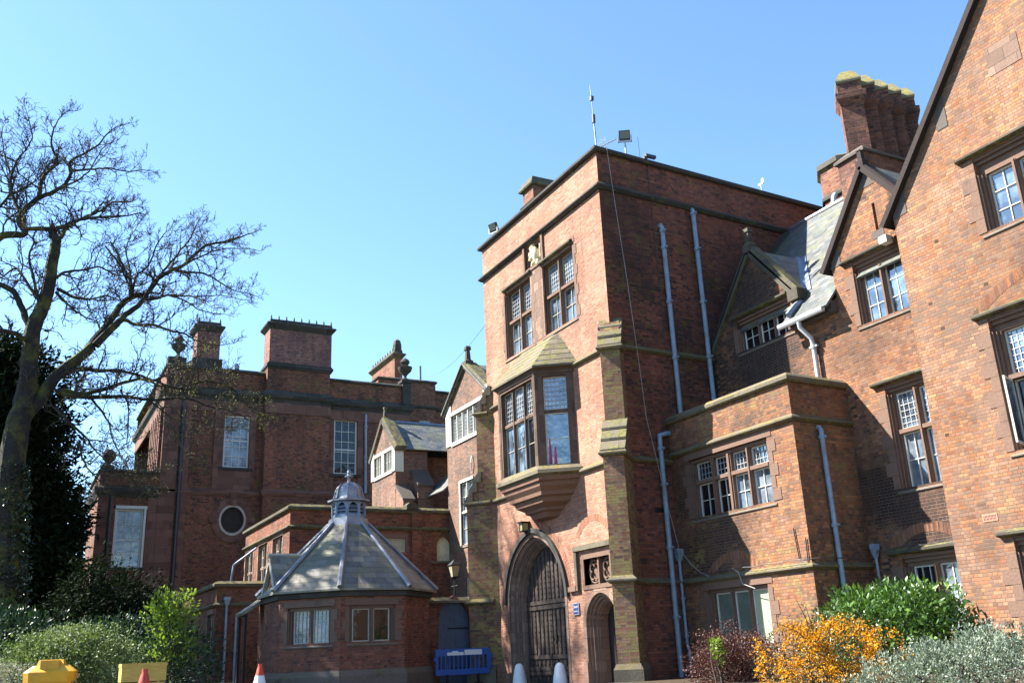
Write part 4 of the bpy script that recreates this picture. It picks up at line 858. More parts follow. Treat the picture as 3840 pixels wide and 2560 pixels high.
ov = obj("oval_window", b, M['leftstone'], lb)
b = MB(); b.loft([oval(.56, .64, -.2), oval(.56, .64, .02), oval(.66, .76, .02), oval(.66, .76, -.2)], cap=False); o = obj("frame", b, M['putty'], ov); o.location = (0, 0, 0)
b = MB(); b.add(oval(.56, .65, -.15), [tuple(range(28))]); o = obj("pane", b, M['oakd'], ov); o.location = (0, 0, 0)
# breast with the wide stack
b = MB(); b.fbox(W1, Yb(10.88), Yb(14.22), 0, 15.7, -.2, .5); br = obj("chimney_breast", b, M['left'], lb)
b = MB(); b.fbox(W1, Yb(10.95), Yb(14.3), 15.9, 17.98, -.9, .4); cs = obj("wide_chimney", b, M['leftstack'], lb)
def stackcap(par, F, u0, u1, o0, o1, z, mat='copd', pots=0, h=.35, gr=.2):
    b = MB(); R = lambda e, z: [F.P(u0-e, z, o1+e), F.P(u1+e, z, o1+e), F.P(u1+e, z, o0-e), F.P(u0-e, z, o0-e)]
    b.loft([R(0, z-.2), R(gr, z+.05), R(gr, z+.13), R(.03, z+.2), R(.0, z+.2+h)]); k = obj("chimney_cap", b, M[mat], par); k.location = (0, 0, 0)
    if pots:
        for i in range(pots):
            c = u0+(u1-u0)*(i+.5)/pots
            b = MB(); b.lathe([(.16, z+.18+h), (.15, z+.26+h), (.1, z+.28+h)], F.P(c, 0, (o0+o1)/2), 8); obj("pot_lid", b, M['cop'], k)
        for i in range(pots+1):
            c = u0+.04+(u1-u0-.08)*i/pots; oo = o1-.06
            b = MB(); b.loft([[F.P(c-s, zz, oo+s), F.P(c+s, zz, oo+s), F.P(c+s, zz, oo-s), F.P(c-s, zz, oo-s)] for s, zz in ((.045, z+.15+h), (.04, z+.3+h), (.028, z+.38+h), (.01, z+.44+h))]); obj("spike", b, M['cap'], k)
stackcap(cs, W1, Yb(10.95), Yb(14.3), -.9, .4, 18.0, 'copd', 8, .16)
b = MB(); b.fbox(W1, Yb(10.86), Yb(14.3), 15.6, 15.92, -.9, .56); b.fbox(W1, Yb(10.8), Yb(14.36), 15.7, 15.84, -.9, .62); o = obj("stack_base", b, M['copd'], cs); o.location = (0, 0, 0)
b = MB(); b.fbox(W1, Yb(7.35), Yb(8.5), 15.3, 17.55, -1.4, -.1); cs = obj("slim_chimney", b, M['leftstack'], lb); stackcap(cs, W1, Yb(7.35), Yb(8.5), -1.4, -.1, 17.6, 'copd', 2, .16)
b = MB(); b.fbox(W1, Yb(7.2), Yb(8.65), 15.4, 15.95, -1.5, .0); o = obj("stack_base", b, M['copd'], cs); o.location = (0, 0, 0)
path = [(-60, BL), (-48, BL), (-48, 10.88), (-47.5, 10.88), (-47.5, 14.22), (-48, 14.22), (-48, BRt), (-54, BRt)]
b = MB(); b.sweep(path, [(-.1, 13.75), (.04, 13.75), (.08, 13.9), (.2, 14.0), (.24, 14.12), (.24, 14.2), (.02, 14.4), (-.1, 14.4)]); obj("cornice", b, M['copd'], lb)
b = MB(); b.sweep(path, [(-.05, 13.2), (.05, 13.2), (.05, 13.75), (-.05, 13.75)]); obj("frieze", b, M['leftstone'], lb)
b = MB(); b.sweep([p for p in path if p[0] < -47.6 and p[1] not in (10.88, 14.22)], COPING(15.3, .2, .1)); obj("parapet_coping", b, M['copd'], lb)
b = MB(); b.sweep(path, [(-.05, 8.92), (.03, 8.92), (.1, 9.05), (.1, 9.15), (.02, 9.25), (-.05, 9.25)]); obj("string_course", b, M['leftstone'], lb)
pil = []
pil.append((W1, 0, .75, 0, 13.2, -.05, .1)); pil.append((W1, 1.0, 1.3, 0, 13.2, -.05, .06)); pil.append((W1, Yb(8.45), Yb(8.92), 9.25, 13.2, -.05, .06)); pil.append((W1, Yb(10.21), Yb(10.5), 9.25, 13.2, -.05, .06)); pil.append((W1, Yb(14.3), Yb(14.63), 9.25, 13.2, -.05, .04)); pil.append((W1, Yb(15.94), Yb(16.25), 9.25, 13.3, -.05, .04)); pil.append((W1, Yb(8.45), Yb(10.5), 9.25, 10.2, -.05, .045)); pil.append((W1, Yb(14.3), Yb(16.2), 13.27, 13.6, -.05, .045)); pil.append((W1, Yb(15.1), Yb(15.4), 13.3, 13.75, -.05, .09)); pil.append((W1, Yb(8.45), Yb(10.5), 13.07, 13.2, -.05, .05)); pil.append((W1, Yb(17.9), Yb(18.9), 0, 13.2, -.05, .08))
for k in range(6): pil.append((W0, .25+.68*k, .25+.68*k+.3, 0, 13.2, -.05, .14))
for q in pil: b = MB(); b.fbox(*q); obj("pilaster", b, M['leftstone'], lb)
pipe(lb, [(-47.85, 6.9, 13.7), (-47.85, 6.9, 0)], .075, 'pipeblack', [(-47.85, 6.9, z) for z in (12.0, 9.6, 7, 4.2)]); pipe(lb, [(-47.9, 16.38, 13.6), (-47.9, 16.38, 9.3)], .07, 'pipe', [(-47.9, 16.38, z) for z in (12.9, 11.2, 9.8)])
def urn(par, x, y, z, s, nm="urn", ball=False):
    b = MB(); pr = [(.2, 0), (.2, .08), (.1, .14), (.07, .24), (.12, .32), (.3, .5), (.34, .62), (.36, .7), (.26, .74), (.14, .78), (.2, .9), (.24, .96), (.2, 1.06), (.1, 1.14), (.02, 1.2)]
    if ball: pr = [(.22, 0), (.22, .1), (.12, .16), (.1, .26), (.16, .3), (.3, .42), (.36, .6), (.3, .78), (.16, .9), (.02, .93)]
    b.lathe([(r*s, z+h*s) for r, h in pr], (x, y, 0), 14); return obj(nm, b, M['copd'], par, True)
b = MB(); b.box(-48.35, -47.85, 18.5, 19.0, 14.35, 15.6); b.box(-48.42, -47.78, 18.43, 19.07, 15.6, 15.75); obj("pedestal", b, M['copd'], lb); urn(lb, -48.1, 18.75, 15.75, 1.15)
b = MB(); b.box(-48.8, -48.1, 6.0, 6.9, 15.4, 15.9); obj("pedestal", b, M['copd'], lb); urn(lb, -48.4, 6.5, 15.9, 1.05)
v = W1.P(Yb(9.4), 15.5, 0); b = MB(); b.lathe([(.12, 15.5), (.13, 15.68), (.02, 15.8)], (v.x, v.y, 0), 8); o = obj("bulkhead_light", b, M['leadblue'], lb, True)
# lower wing at its left end
wg = thing("single_storey_wing", "low shaded brick wing with one tall white sash window and a ball finial", "building", (-50, 4.7, 0))
V1 = FrAB((-47.95, 3.35), (-47.95, 6.0)); V0 = FrAB((-53, 3.35), (-47.95, 3.35)); Yv = lambda y: y-3.35
sash(wg, V1, Yv(4.2), Yv(5.42), 5.45, 8.15, 3, 4, .47, 'glassc', architrave=.1)
b = MB(); b.wall(V1, rect(0, V1.L, 0, 9.85), V1.holes); b.wall(V0, rect(0, V0.L, 0, 9.85)); b.add([(-47.95, 3.35, 9.6), (-53, 3.35, 9.6), (-53, 6, 9.6), (-47.95, 6, 9.6)], [(0, 1, 2, 3)]); obj("brick_wall", b, M['left'], wg)
pth = [(-53, 3.35), (-47.95, 3.35), (-47.95, 6.0)]
b = MB(); b.sweep(pth, COPING(9.83, .2, .1)); obj("parapet_coping", b, M['copd'], wg)
b = MB(); b.sweep(pth, [(-.05, 8.7), (.04, 8.7), (.2, 8.95), (.22, 9.1), (0, 9.25), (-.05, 9.25)]); obj("cornice", b, M['copd'], wg)
for q in ((V1, 0, .45, 0, 8.7, -.05, .07), (V1, .6, .8, 0, 8.7, -.05, .05), (V1, 2.2, 2.64, 0, 8.7, -.05, .05), (V1, .6, 2.4, 4.7, 5.0, -.05, .07)): b = MB(); b.fbox(*q); obj("pilaster", b, M['leftstone'], wg)
pipe(wg, [(-47.84, 3.93, 8.7), (-47.84, 3.93, 0)], .06, 'pipeblack', [(-47.84, 3.93, z) for z in (7.5, 5, 2.5)])
b = MB(); b.box(-48.4, -47.9, 3.35, 3.95, 9.9, 10.15); obj("pedestal", b, M['copd'], wg); urn(wg, -48.15, 3.68, 10.1, .95, "ball_finial", True)
# rear ranges
rb = thing("rear_range", "plain brick rear range with flat parapets behind the shaded block", "building", (-56, 23, 0))
E1, E2 = FrAB((-53, 18.9), (-53, 22.7)), FrAB((-53.5, 22.7), (-53.5, 27))
swin(rb, E1, 2.7, 3.45, 13.4, 14.85, [], [], rows=(('bars', 2, 2),), gl=('glassc',), st='cream', fm='white', jamb=0, depth=.15)
b = MB(); b.wall(E1, rect(0, E1.L, 0, 17.3), E1.holes); b.wall(E2, rect(0, E2.L, 0, 16.85)); f = FrAB((-53, 22.7), (-62, 22.7)); b.wall(f, rect(0, f.L, 0, 17.3)); f = FrAB((-62, 18.9), (-53, 18.9)); b.wall(f, rect(0, f.L, 0, 17.3)); f = FrAB((-62, 20), (-53, 20)); b.box(-62, -53.1, 19, 22.6, 16.6, 16.7); b.box(-62, -53.6, 22.75, 27, 16.1, 16.2); obj("brick_wall", b, M['rear'], rb)
b = MB(); b.sweep([(-62, 18.9), (-53, 18.9), (-53, 22.7), (-60, 22.7)], COPING(17.25, .2, .1)); b.sweep([(-53.5, 22.82), (-53.5, 27)], COPING(16.8, .2, .1)); b.sweep([(-53, 18.9), (-53, 22.7), (-53.5, 22.7), (-53.5, 27)], STRING(15.6, .2, .1)); obj("parapet_coping", b, M['copd'], rb)
b = MB(); b.bar((-53.2, 21.75, 17.3), (-53.2, 21.75, 18.4), .09, 8); obj("flue_pipe", b, M['leadblue'], rb)
b = MB(); b.box(-59.4, -55, 20.72, 21.25, 16.5, 19.5); cs = obj("long_chimney", b, M['rear'], rb)
EC = FrAB((-59.4, 20.72), (-55, 20.72)); stackcap(cs, EC, 0, 4.4, -.53, 0, 19.55, 'cop', 9, .2)
b = MB(); b.lathe([(.3, 19.9), (.3, 20.3), (.22, 20.6), (.05, 20.75)], (-55.2, 20.98, 0), 8); o = obj("cap_finial", b, M['cop'], cs); o.location = (0, 0, 0)

# ================================================================== OCTAGONAL LODGE
LC = Vector((-31.75, 10.25, 0)); RW, RE = 2.75, 3.0; a8 = math.pi/8
lo = thing("octagonal_lodge", "octagonal brick lodge with a pyramid slate roof and a domed lead cupola", "lodge", LC)
cor = lambda r, k: (LC.x+r*math.cos(a8+k*math.pi/4), LC.y+r*math.sin(a8+k*math.pi/4))
OF = [FrAB(cor(RW, k-1), cor(RW, k)) for k in range(8)]            # face k has its normal at k*45 degrees
b = MB()
for k in (7, 0):
    f = OF[k]; mid = f.L/2
    swin(lo, f, mid-.62, mid+.6, 1.48, 2.47, [mid], [], rows=(('none',), ) if k == 0 else (('lead',),), gl=('glassd',) if k == 0 else ('glassc', 'glassc'), st='stone', fm='putty', jamb=.16, depth=.24, mt=.12)
for f in OF: b.wall(f, rect(0, f.L, 0, 3.0), f.holes, 0, .25)
obj("brick_wall", b, M['lodge'], lo)
b = MB(); b.sweep([cor(RW, k) for k in range(8)], [(-.05, 0), (.1, 0), (.1, .5), (.02, .66), (-.05, .66)], True); obj("plinth", b, M['sillstone'], lo)
b = MB()
for k in range(8):
    x, y = cor(RW+.0, k); b.lathe([(.16, .6), (.15, 3.2)], (x-.09*math.cos(a8+k*math.pi/4), y-.09*math.sin(a8+k*math.pi/4), 0), 6, k*.3)
obj("quoin", b, M['lodge'], lo) if 0 else None
CZ = lambda z: float(np.interp(z, [5.55, 5.68, 5.97, 6.54, 7.36, 7.92], [5.25, 5.37, 5.58, 6.15, 6.86, 7.3])) if z > 5 else z
ring8 = lambda r, z, n=8: [Vector((LC.x+r*math.cos(a8+k*math.pi/4), LC.y+r*math.sin(a8+k*math.pi/4), CZ(z))) for k in range(8)]
b = MB(); b.loft([ring8(RE, 3.0), ring8(RE, 3.06), ring8(.66, 5.68), ring8(.6, 5.68)], cap=False); rf = obj("slate_roof", b, M['lodgeslate'], lo)
b = MB()
for k in range(8): b.tube([ring8(RE+.02, 3.1)[k], ring8(.68, 5.72)[k]], [.085, .06], 6)
o = obj("hip_roll", b, M['lead'], rf, True); o.location = (0, 0, 0)
b = MB(); b.loft([ring8(RW-.1, 2.8), ring8(RW+.1, 2.84), ring8(RW+.1, 2.98), ring8(RE-.03, 3.01)]); obj("eaves", b, M['copd'], lo)
b = MB(); b.loft([ring8(.72, 5.6), ring8(.7, 5.7), ring8(.66, 5.95), ring8(.62, 5.97)]); cu = obj("cupola", b, M['lead'], lo)
b = MB()
for k in range(8):
    c0, c1 = ring8(.56, 0)[k-1], ring8(.56, 0)[k]; f = FrAB((c0.x, c0.y), (c1.x, c1.y)); L = f.L
    f.holes = [arch(L/2, L*.36, 5.9, 1.3, 5, 5.68)]; b.wall(f, rect(0, L, 5.56, 6.2), f.holes, 0, .05); b.fbox(f, -.03, .03, 5.56, 6.17, -.02, .02)
    for i in range(3): b.loft([[f.P(L*.13, z+.12*i, o), f.P(L*.87, z+.12*i, o), f.P(L*.87, z+.12*i+.02, o), f.P(L*.13, z+.12*i+.02, o)] for z, o in ((5.68, -.02), (5.77, -.12))])
o = obj("louvre", b, M['leadblue'], cu); o.location = (0, 0, 0)
b = MB(); b.loft([ring8(.4, 6.0), ring8(.4, 6.55)]); o = obj("louvre_core", b, M['glassd'], cu); o.location = (0, 0, 0)
b = MB(); b.loft([ring8(.55, 6.5), ring8(.72, 6.54), ring8(.72, 6.6), ring8(.52, 6.64), ring8(.48, 6.75), ring8(.46, 6.95), ring8(.39, 7.12), ring8(.28, 7.25), ring8(.14, 7.33), ring8(.05, 7.36)])
o = obj("dome", b, M['lead'], cu); o.location = (0, 0, 0)
b = MB()
for k in range(8): b.tube([ring8(r+.015, z)[k] for r, z in ((.72, 6.6), (.52, 6.66), (.475, 6.8), (.46, 6.95), (.39, 7.12), (.28, 7.25), (.1, 7.35))], .022, 5)
o = obj("dome_rib", b, M['lead'], cu, True); o.location = (0, 0, 0)
b = MB(); b.lathe([(r_, CZ(z_)) for r_, z_ in [(.06, 7.33), (.05, 7.5), (.08, 7.52), (.15, 7.58), (.15, 7.63), (.07, 7.67), (.06, 7.75), (.08, 7.78), (.06, 7.84), (.01, 7.92)]], LC, 10); o = obj("finial", b, M['lead'], cu, True); o.location = (0, 0, 0)
# porch of the lodge
px0, px1, pya, pyb = -32.65, -31.25, 7.72, 8.2
b = MB(); f = FrAB((px0, pya), (px1, pya)); f.holes = [rect(.2, 1.2, .0, 2.3)]; b.wall(f, [(0, 0), (1.4, 0), (1.4, 3.3), (.7, 4.2), (0, 3.3)], f.holes); g = FrAB((px1, pya), (px1, pyb)); g.holes = [rect(.2, .62, 1.1, 2.6)]; b.wall(g, rect(0, g.L, 0, 3.2), g.holes); f2 = FrAB((px0, pyb), (px0, pya)); b.wall(f2, rect(0, f2.L, 0, 3.2)); po = obj("porch", b, M['lodge'], lo)
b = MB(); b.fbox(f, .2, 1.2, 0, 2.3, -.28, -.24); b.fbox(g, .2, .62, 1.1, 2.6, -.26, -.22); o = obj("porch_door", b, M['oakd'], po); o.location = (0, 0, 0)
b = MB(); mx = (px0+px1)/2
roofquad(b, [(px0-.12, pya-.1, 3.18), (mx, pya-.1, 4.3), (mx, 9.3, 4.3), (px0-.12, 8.7, 3.18)]); roofquad(b, [(mx, pya-.1, 4.3), (px1+.12, pya-.1, 3.18), (px1+.12, 8.3, 3.18), (mx, 9.3, 4.3)]); o = obj("porch_roof", b, M['lodgeslate'], po); o.location = (0, 0, 0)
b = MB(); b.tube([(mx, pya-.15, 4.36), (mx, 9.5, 4.36)], .06, 6); verge(b, f, (.7, 4.22), (-.12, 3.16), h=.08, oo=.12, oi=-.02); verge(b, f, (.7, 4.22), (1.52, 3.16), h=.08, oo=.12, oi=-.02); b.fbox(g, .2, .26, 1.1, 2.6, -.1, .03); b.fbox(g, .56, .62, 1.1, 2.6, -.1, .03); o = obj("porch_trim", b, M['putty'], po); o.location = (0, 0, 0)
cn = thing("lean_to_canopy", "small mossy slated lean-to canopy over the dark doorway left of the octagonal lodge", "canopy", (-34, 6.8, 0))
b = MB(); roofquad(b, [(-34.0, 7.05, 2.5), (-32.9, 7.05, 2.5), (-32.9, 7.8, 2.98), (-34.0, 7.8, 2.98)], .09); obj("slate_roof", b, M['lodgeslate'], cn)
b = MB()
for x in (-33.9, -33.0): b.box(x-.05, x+.05, 7.12, 7.2, 0, 2.55)
b.box(-34.0, -32.9, 7.12, 7.2, 2.45, 2.55); obj("timber_post", b, M['oakd'], cn)
b = MB(); b.box(-34.0, -32.66, 7.82, 7.92, 0, 3.0); obj("back_wall", b, M['lodge'], cn)
# wall with the blue door
yw = thing("courtyard_wall", "low mossy-coped brick wall with a blue-grey arched door joining the lodge to the tower", "wall", (-31.5, 14, 0))
YF = FrAB((-31.45, 12.9), (-31.3, 14.75)); YF.holes = [arch(1.1, .6, 1.95, 1.9, 6)]
b = MB(); b.wall(YF, rect(0, YF.L, 0, 2.72), YF.holes); YG = FrAB((-31.6, 14.75), (-31.75, 12.9)); b.wall(YG, rect(0, YG.L, 0, 2.72)); obj("brick_wall", b, M['range_'], yw)
b = MB(); b.loft([[YF.P(u, z, o) for o, z in ((-.35, 2.7), (.09, 2.7), (.09, 2.78), (-.1, 2.9), (-.35, 2.9))] for u in (0, YF.L)]); obj("wall_coping", b, M['copl'], yw)
b = MB(); pr = arch(1.1, .58, 1.95, 1.9, 6, .02); b.loft([[YF.P(u, z, o) for u, z in pr] for o in (-.2, -.15)])
for k in range(6): b.fbox(YF, .56+.2*k, .575+.2*k, .05, 2.2, -.15, -.14)
dd = obj("blue_door", b, M['bluedoor'], yw)
b = MB(); b.fbox(YF, .9, 1.66, 1.82, 1.87, -.15, -.13); b.fbox(YF, .9, 1.66, .5, .55, -.15, -.13); o = obj("strap_hinge", b, M['iron'], dd); o.location = (0, 0, 0)

# ================================================================== SETTING
b = MB(); n = 24
xs = [-3000, -400, -120, -60, -45, -30, -15, 0, 15, 60, 400, 3000]; ys = [-3000, -400, -60, -15, 0, 8, 16, 30, 80, 400, 3000]
b.add([(x, y, 0) for y in ys for x in xs], [(j*len(xs)+i, j*len(xs)+i+1, (j+1)*len(xs)+i+1, (j+1)*len(xs)+i) for j in range(len(ys)-1) for i in range(len(xs)-1)])
o = obj("ground", b, M['grassm']); o['kind'] = 'structure'
b = MB(); b.add([(-30.5, -30, .004), (40, -30, .004), (40, 7.2, .004), (-20, 12.5, .004), (-21, 17, .004), (-31, 17, .004), (-29, 12, .004), (-29.5, 7, .004)], [tuple(range(8))])
o = obj("courtyard_paving", b, M['asphalt']); o['kind'] = 'structure'
b = MB(); b.loft([[(-44, .5, 0), (-33.5, .8, 0), (-31.5, 6.0, 0), (-40, 7.4, 0), (-47.8, 7.4, 0), (-47.8, 2, 0)], [(-43.5, .8, .25), (-34, 1.2, .28), (-32.3, 5.8, .3), (-40, 7.3, .4), (-47.7, 7.3, .4), (-47.7, 2.2, .4)]])
o = obj("flower_bed_soil", b, M['soil']); o['kind'] = 'structure'
b = MB(); b.loft([[(-22, 12.2, 0), (-6, 4.4, 0), (-2, 9, 0), (-3, 18.5, 0), (-14, 18.5, 0), (-17.1, 17, 0), (-22, 16.9, 0)], [(-21.7, 12.6, .1), (-6.2, 4.9, .12), (-2.3, 9.2, .12), (-3.2, 18.45, .2), (-14, 18.45, .2), (-17, 16.95, .2), (-21.8, 16.9, .15)]])
o = obj("shrub_bed_soil", b, M['soil']); o['kind'] = 'structure'

lb.location = (-56.0, 14.0, -0.115); lb.scale = (1.12, 1.12, 1.12)
wg.location = (-56.0, 5.264, -0.115); wg.scale = (1.12, 1.12, 1.12)
rb.location = (-62.72, 25.76, -0.115); rb.scale = (1.12, 1.12, 1.12)
# ================================================================== SMALL THINGS
def text(name, s, size, mat, loc, rot, parent=None, ext=.002, align='CENTER'):
    c = bpy.data.curves.new(name, 'FONT'); c.body = s; c.size = size; c.extrude = ext; c.align_x = align; c.align_y = 'CENTER'; c.materials.append(mat)
    t = bpy.data.objects.new(name+"_curve", c); COL.objects.link(t)
    bpy.context.view_layer.update(); dg = bpy.context.evaluated_depsgraph_get()
    me = bpy.data.meshes.new_from_object(t.evaluated_get(dg)); bpy.data.objects.remove(t)
    o = bpy.data.objects.new(name, me); COL.objects.link(o); o.matrix_world = Matrix.Translation(loc) @ rot.to_4x4()
    return o
signblue = plain("sign_blue", (.015, .045, .16), .45, .4, 0, .05); signwhite = plain("sign_white", (.6, .61, .6), .5, .4, 0, .03)
sp = F1.P(X1(-25.07), 2.12, .02)
sg = thing("entrance_sign", "small blue sign with white lettering between the big gate and the wicket door", "sign", sp)
b = MB(); b.fbox(F1, X1(-25.22), X1(-24.92), 1.96, 2.27, .018, .04); obj("sign_board", b, signblue, sg)
b = MB()
for a, c, d, e in ((-25.23, -24.91, 2.27, 2.282), (-25.23, -24.91, 1.948, 1.96), (-25.232, -25.22, 1.948, 2.282), (-24.92, -24.908, 1.948, 2.282)): b.fbox(F1, X1(a), X1(c), d, e, .016, .043)
obj("sign_rim", b, M['pipepale'], sg)
rot = Matrix((F1.U, Vector((0, 0, 1)), F1.N)).transposed()
for s, z, sz in (("South", 2.175, .1), ("Entrance", 2.05, .068)):
    t = text("lettering", s, sz, signwhite, F1.P(X1(-25.07), z, .0425), rot); t.parent = sg; t.location = t.location - Vector(sp)
q = F1.P(X1(-27.85), 4.86, 0)
ln = thing("gate_lantern", "small square wall lantern with a pale glass face over the gate arch", "lantern", q)
b = MB(); b.fbox(F1, X1(-27.99), X1(-27.71), 5.01, 5.06, .0, .34); b.fbox(F1, X1(-27.9), X1(-27.8), 4.68, 4.84, 0, .1); b.fbox(F1, X1(-27.97), X1(-27.73), 4.73, 4.765, .06, .3)
for u in (-27.97, -27.75): b.fbox(F1, X1(u), X1(u)+.02, 4.76, 5.02, .28, .3)
obj("lantern_frame", b, M['iron'], ln)
b = MB(); b.fbox(F1, X1(-27.955), X1(-27.745), 4.765, 5.01, .08, .285); obj("lantern_glass", b, plain("pale_lantern_glass", (.3, .28, .13), .3, .5, 0, .1), ln)
# bollards
whitep = plain("bollard_white", (.7, .7, .7), .55, .4, 0, .06, 5, (.5, .5, .47))
p = atY(1946, 2490, 14.9)
bl = thing("bollard", "white conical bollard at the left foot of the big gate arch", "bollard", (p.x, p.y, 0), group="white bollards at the gate")
b = MB(); b.lathe([(.23, 0), (.225, .05), (.205, .2), (.165, .42), (.13, .54), (.08, .6), (.01, .62)], (0, 0, 0), 20); obj("bollard_body", b, whitep, bl, True, local=True)
p = Vector((-26.12, 15.1, 0)); dup(bl, (p.x, p.y, 0), .4, "white conical bollard in front of the stone pier between gate and wicket")
# plastic barrier
plas = plain("barrier_blue", (.02, .08, .3), .45, .45, 0, .12, 5)
p = atX(1735, 2470, -30.35)
ba = thing("crowd_barrier", "blue plastic barrier with a white label panel in front of the blue-grey door", "barrier", (p.x, p.y, 0))
b = MB(); bf = Fr((0, -.99), (.0, 1))
for u0, u1, z0, z1 in ((0, 1.98, .94, 1.16), (0, 1.98, .34, .52), (0, .1, .52, .94), (1.88, 1.98, .52, .94), (-.06, 0, .8, .9), (1.98, 2.08, .82, .98), (1.98, 2.04, .5, .82)): b.fbox(bf, u0, u1, z0, z1, -.025, .025)
for i in range(11): b.fbox(bf, .1+.155*(i+.62)-.022, .1+.155*(i+.62)+.022, .52, .94, -.018, .018)
for i in (.42, 1.55): b.loft([[bf.P(i+s*.02, z, o) for s, o in ((-1, .03), (1, .03), (1, -.03), (-1, -.03))] for z in (.5, .7)])
obj("barrier_panel", b, plas, ba, local=True)
for i in (.42, 1.55):
    b = MB(); b.fbox(bf, i-.05, i+.05, 0, .07, -.25, .25); b.fbox(bf, i-.04, i+.04, .07, .36, -.03, .03); obj("barrier_foot", b, M['iron'], ba, local=True)
b = MB(); b.fbox(bf, .42, 1.02, .955, 1.05, .024, .03); b.fbox(bf, .6, .82, 1.05, 1.09, .024, .03); b.fbox(bf, 1.05, 1.7, .955, 1.12, .024, .03); obj("white_label", b, signwhite, ba, local=True)
# traffic cones
conered = plain("cone_red", (.5, .05, .025), .5, .4, 0, .15, 6, (.25, .05, .04)); 
p = atD(545, 2499, 15.0)
tc_ = thing("traffic_cone", "red traffic cone standing in front of the tan timber box", "traffic cone", (p.x, p.y, 0), group="traffic cones in the courtyard")
b = MB(); b.lathe([(.045, .96), (.045, .9), (.062, .86), (.095, .72)], (0, 0, 0), 18); b.lathe([(.155, .46), (.2, .24), (.225, .05)], (0, 0, 0), 18); obj("cone_body", b, conered, tc_, True, local=True)
b = MB(); b.lathe([(.095, .72), (.155, .46)], (0, 0, 0), 18); obj("white_sleeve", b, signwhite, tc_, True, local=True)
b = MB(); b.box(-.25, .25, -.25, .25, 0, .05); obj("cone_base", b, conered, tc_, local=True)
p = atD(976, 2484, 20.5); dup(tc_, (p.x, p.y, 0), .5, "red and white traffic cone beside the plinth of the octagonal lodge")
# grit bin
yel = plain("grit_bin_yellow", (.6, .3, .01), .5, .4, 0, .15, 5, (.36, .2, .04))
p = atD(194, 2490, 18)
gb = thing("grit_bin", "bright yellow plastic grit bin in front of the variegated bush", "grit bin", (p.x, p.y, 0))
ang = math.atan2(-p.y, -p.x)+math.pi/2-.12; gb.rotation_euler = (0, 0, ang)
b = MB(); b.loft([[(-w_, -d, z), (w_, -d, z), (w_, d, z), (-w_, d, z)] for w_, d, z in ((.33, .26, 0), (.39, .31, .82))])
for x in (-.2, .2): b.box(x-.05, x+.05, -.3, -.28, .05, .8)
obj("bin_body", b, yel, gb, local=True)
b = MB(); og = lambda w_, d, c, z: [(-w_+c, -d, z), (w_-c, -d, z), (w_, -d+c, z), (w_, d-c, z), (w_-c, d, z), (-w_+c, d, z), (-w_, d-c, z), (-w_, -d+c, z)]
b.loft([og(.43, .36, .1, .8), og(.44, .37, .1, .98), og(.42, .35, .1, 1.0), og(.3, .22, .08, 1.1)]); b.loft([[(-w_, -d, z), (w_, -d, z), (w_, d, z), (-w_, d, z)] for w_, d, z in ((.25, .3, 1.02), (.21, .12, 1.2))]); b.box(-.16, .16, -.3, .1, 1.02, 1.19)
obj("bin_lid", b, yel, gb, local=True)
# timber box
tan = NB("tan_timber"); Pz = tan.n("TexCoord").outputs['Object']; mp = tan.n("Mapping"); mp.inputs['Scale'].default_value = (2, 30, 30); tan.l(Pz, mp.inputs[0]); nn = tan.noise(mp.outputs[0], 2, 4); tan.bump(nn, .003); tanm = tan.done(tan.mix(1., (.5, .32, .07), tan.ramp(nn, [(.3, .75), (.7, 1.15)]), 'MULTIPLY'), .7, .3)
p = atD(536, 2492, 17.2)
tb = thing("timber_box", "tan timber planter box with an overhanging lid beside the yellow grit bin", "timber box", (p.x, p.y, 0)); tb.scale = (.88, .88, 1); tb.rotation_euler = (0, 0, math.atan2(-p.y, -p.x)+math.pi/2+.1)
b = MB()
for k in range(3): b.box(-.4, .4, -.3, -.27, .02+.24*k, .25+.24*k); b.box(-.4, .4, .27, .3, .02+.24*k, .25+.24*k); b.box(-.4, -.37, -.27, .27, .02+.24*k, .25+.24*k); b.box(.37, .4, -.27, .27, .02+.24*k, .25+.24*k)
obj("plank_side", b, tanm, tb, local=True)
b = MB(); b.box(-.43, .43, -.35, .33, .75, 1.0); b.box(-.44, .44, -.36, .34, 1.0, 1.04); b.box(-.44, .44, -.36, -.13, 1.04, 1.06); b.box(-.44, .44, -.11, .11, 1.04, 1.062); b.box(-.44, .44, .13, .34, 1.04, 1.06); obj("box_lid", b, tanm, tb, local=True)
# lamp post in the yard behind the wall
p = atY(1704, 2136, 15.3)
lp = thing("lamp_post", "old black lamp post with a square tapered glass lantern behind the blue-grey door wall", "street lamp", (p.x, p.y, 0)); z0 = p.z
b = MB(); b.lathe([(.12, 0), (.1, .3), (.06, .5), (.045, 1.5), (.04, z0-.35), (.07, z0-.33), (.04, z0-.28)], (0, 0, 0), 10); b.bar((-.3, 0, z0-.6), (.3, 0, z0-.6), .02); obj("lamp_column", b, M['iron'], lp, True, local=True)
b = MB(); sq = lambda r, z: [(-r, -r, z), (r, -r, z), (r, r, z), (-r, r, z)]
b.loft([sq(.1, z0-.26), sq(.175, z0+.16)]); obj("lamp_glass", b, plain("dusty_lamp_glass", (.3, .28, .18), .25, .5, 0, .15), lp, local=True)
b = MB(); b.loft([sq(.2, z0+.16), sq(.21, z0+.19), sq(.1, z0+.3), sq(.03, z0+.38)]); b.loft([sq(.12, z0-.28), sq(.12, z0-.25)])
for sx, sy in ((-1, -1), (1, -1), (1, 1), (-1, 1)): b.bar((sx*.1, sy*.1, z0-.26), (sx*.178, sy*.178, z0+.17), .013)
obj("lamp_cap", b, M['iron'], lp, local=True)
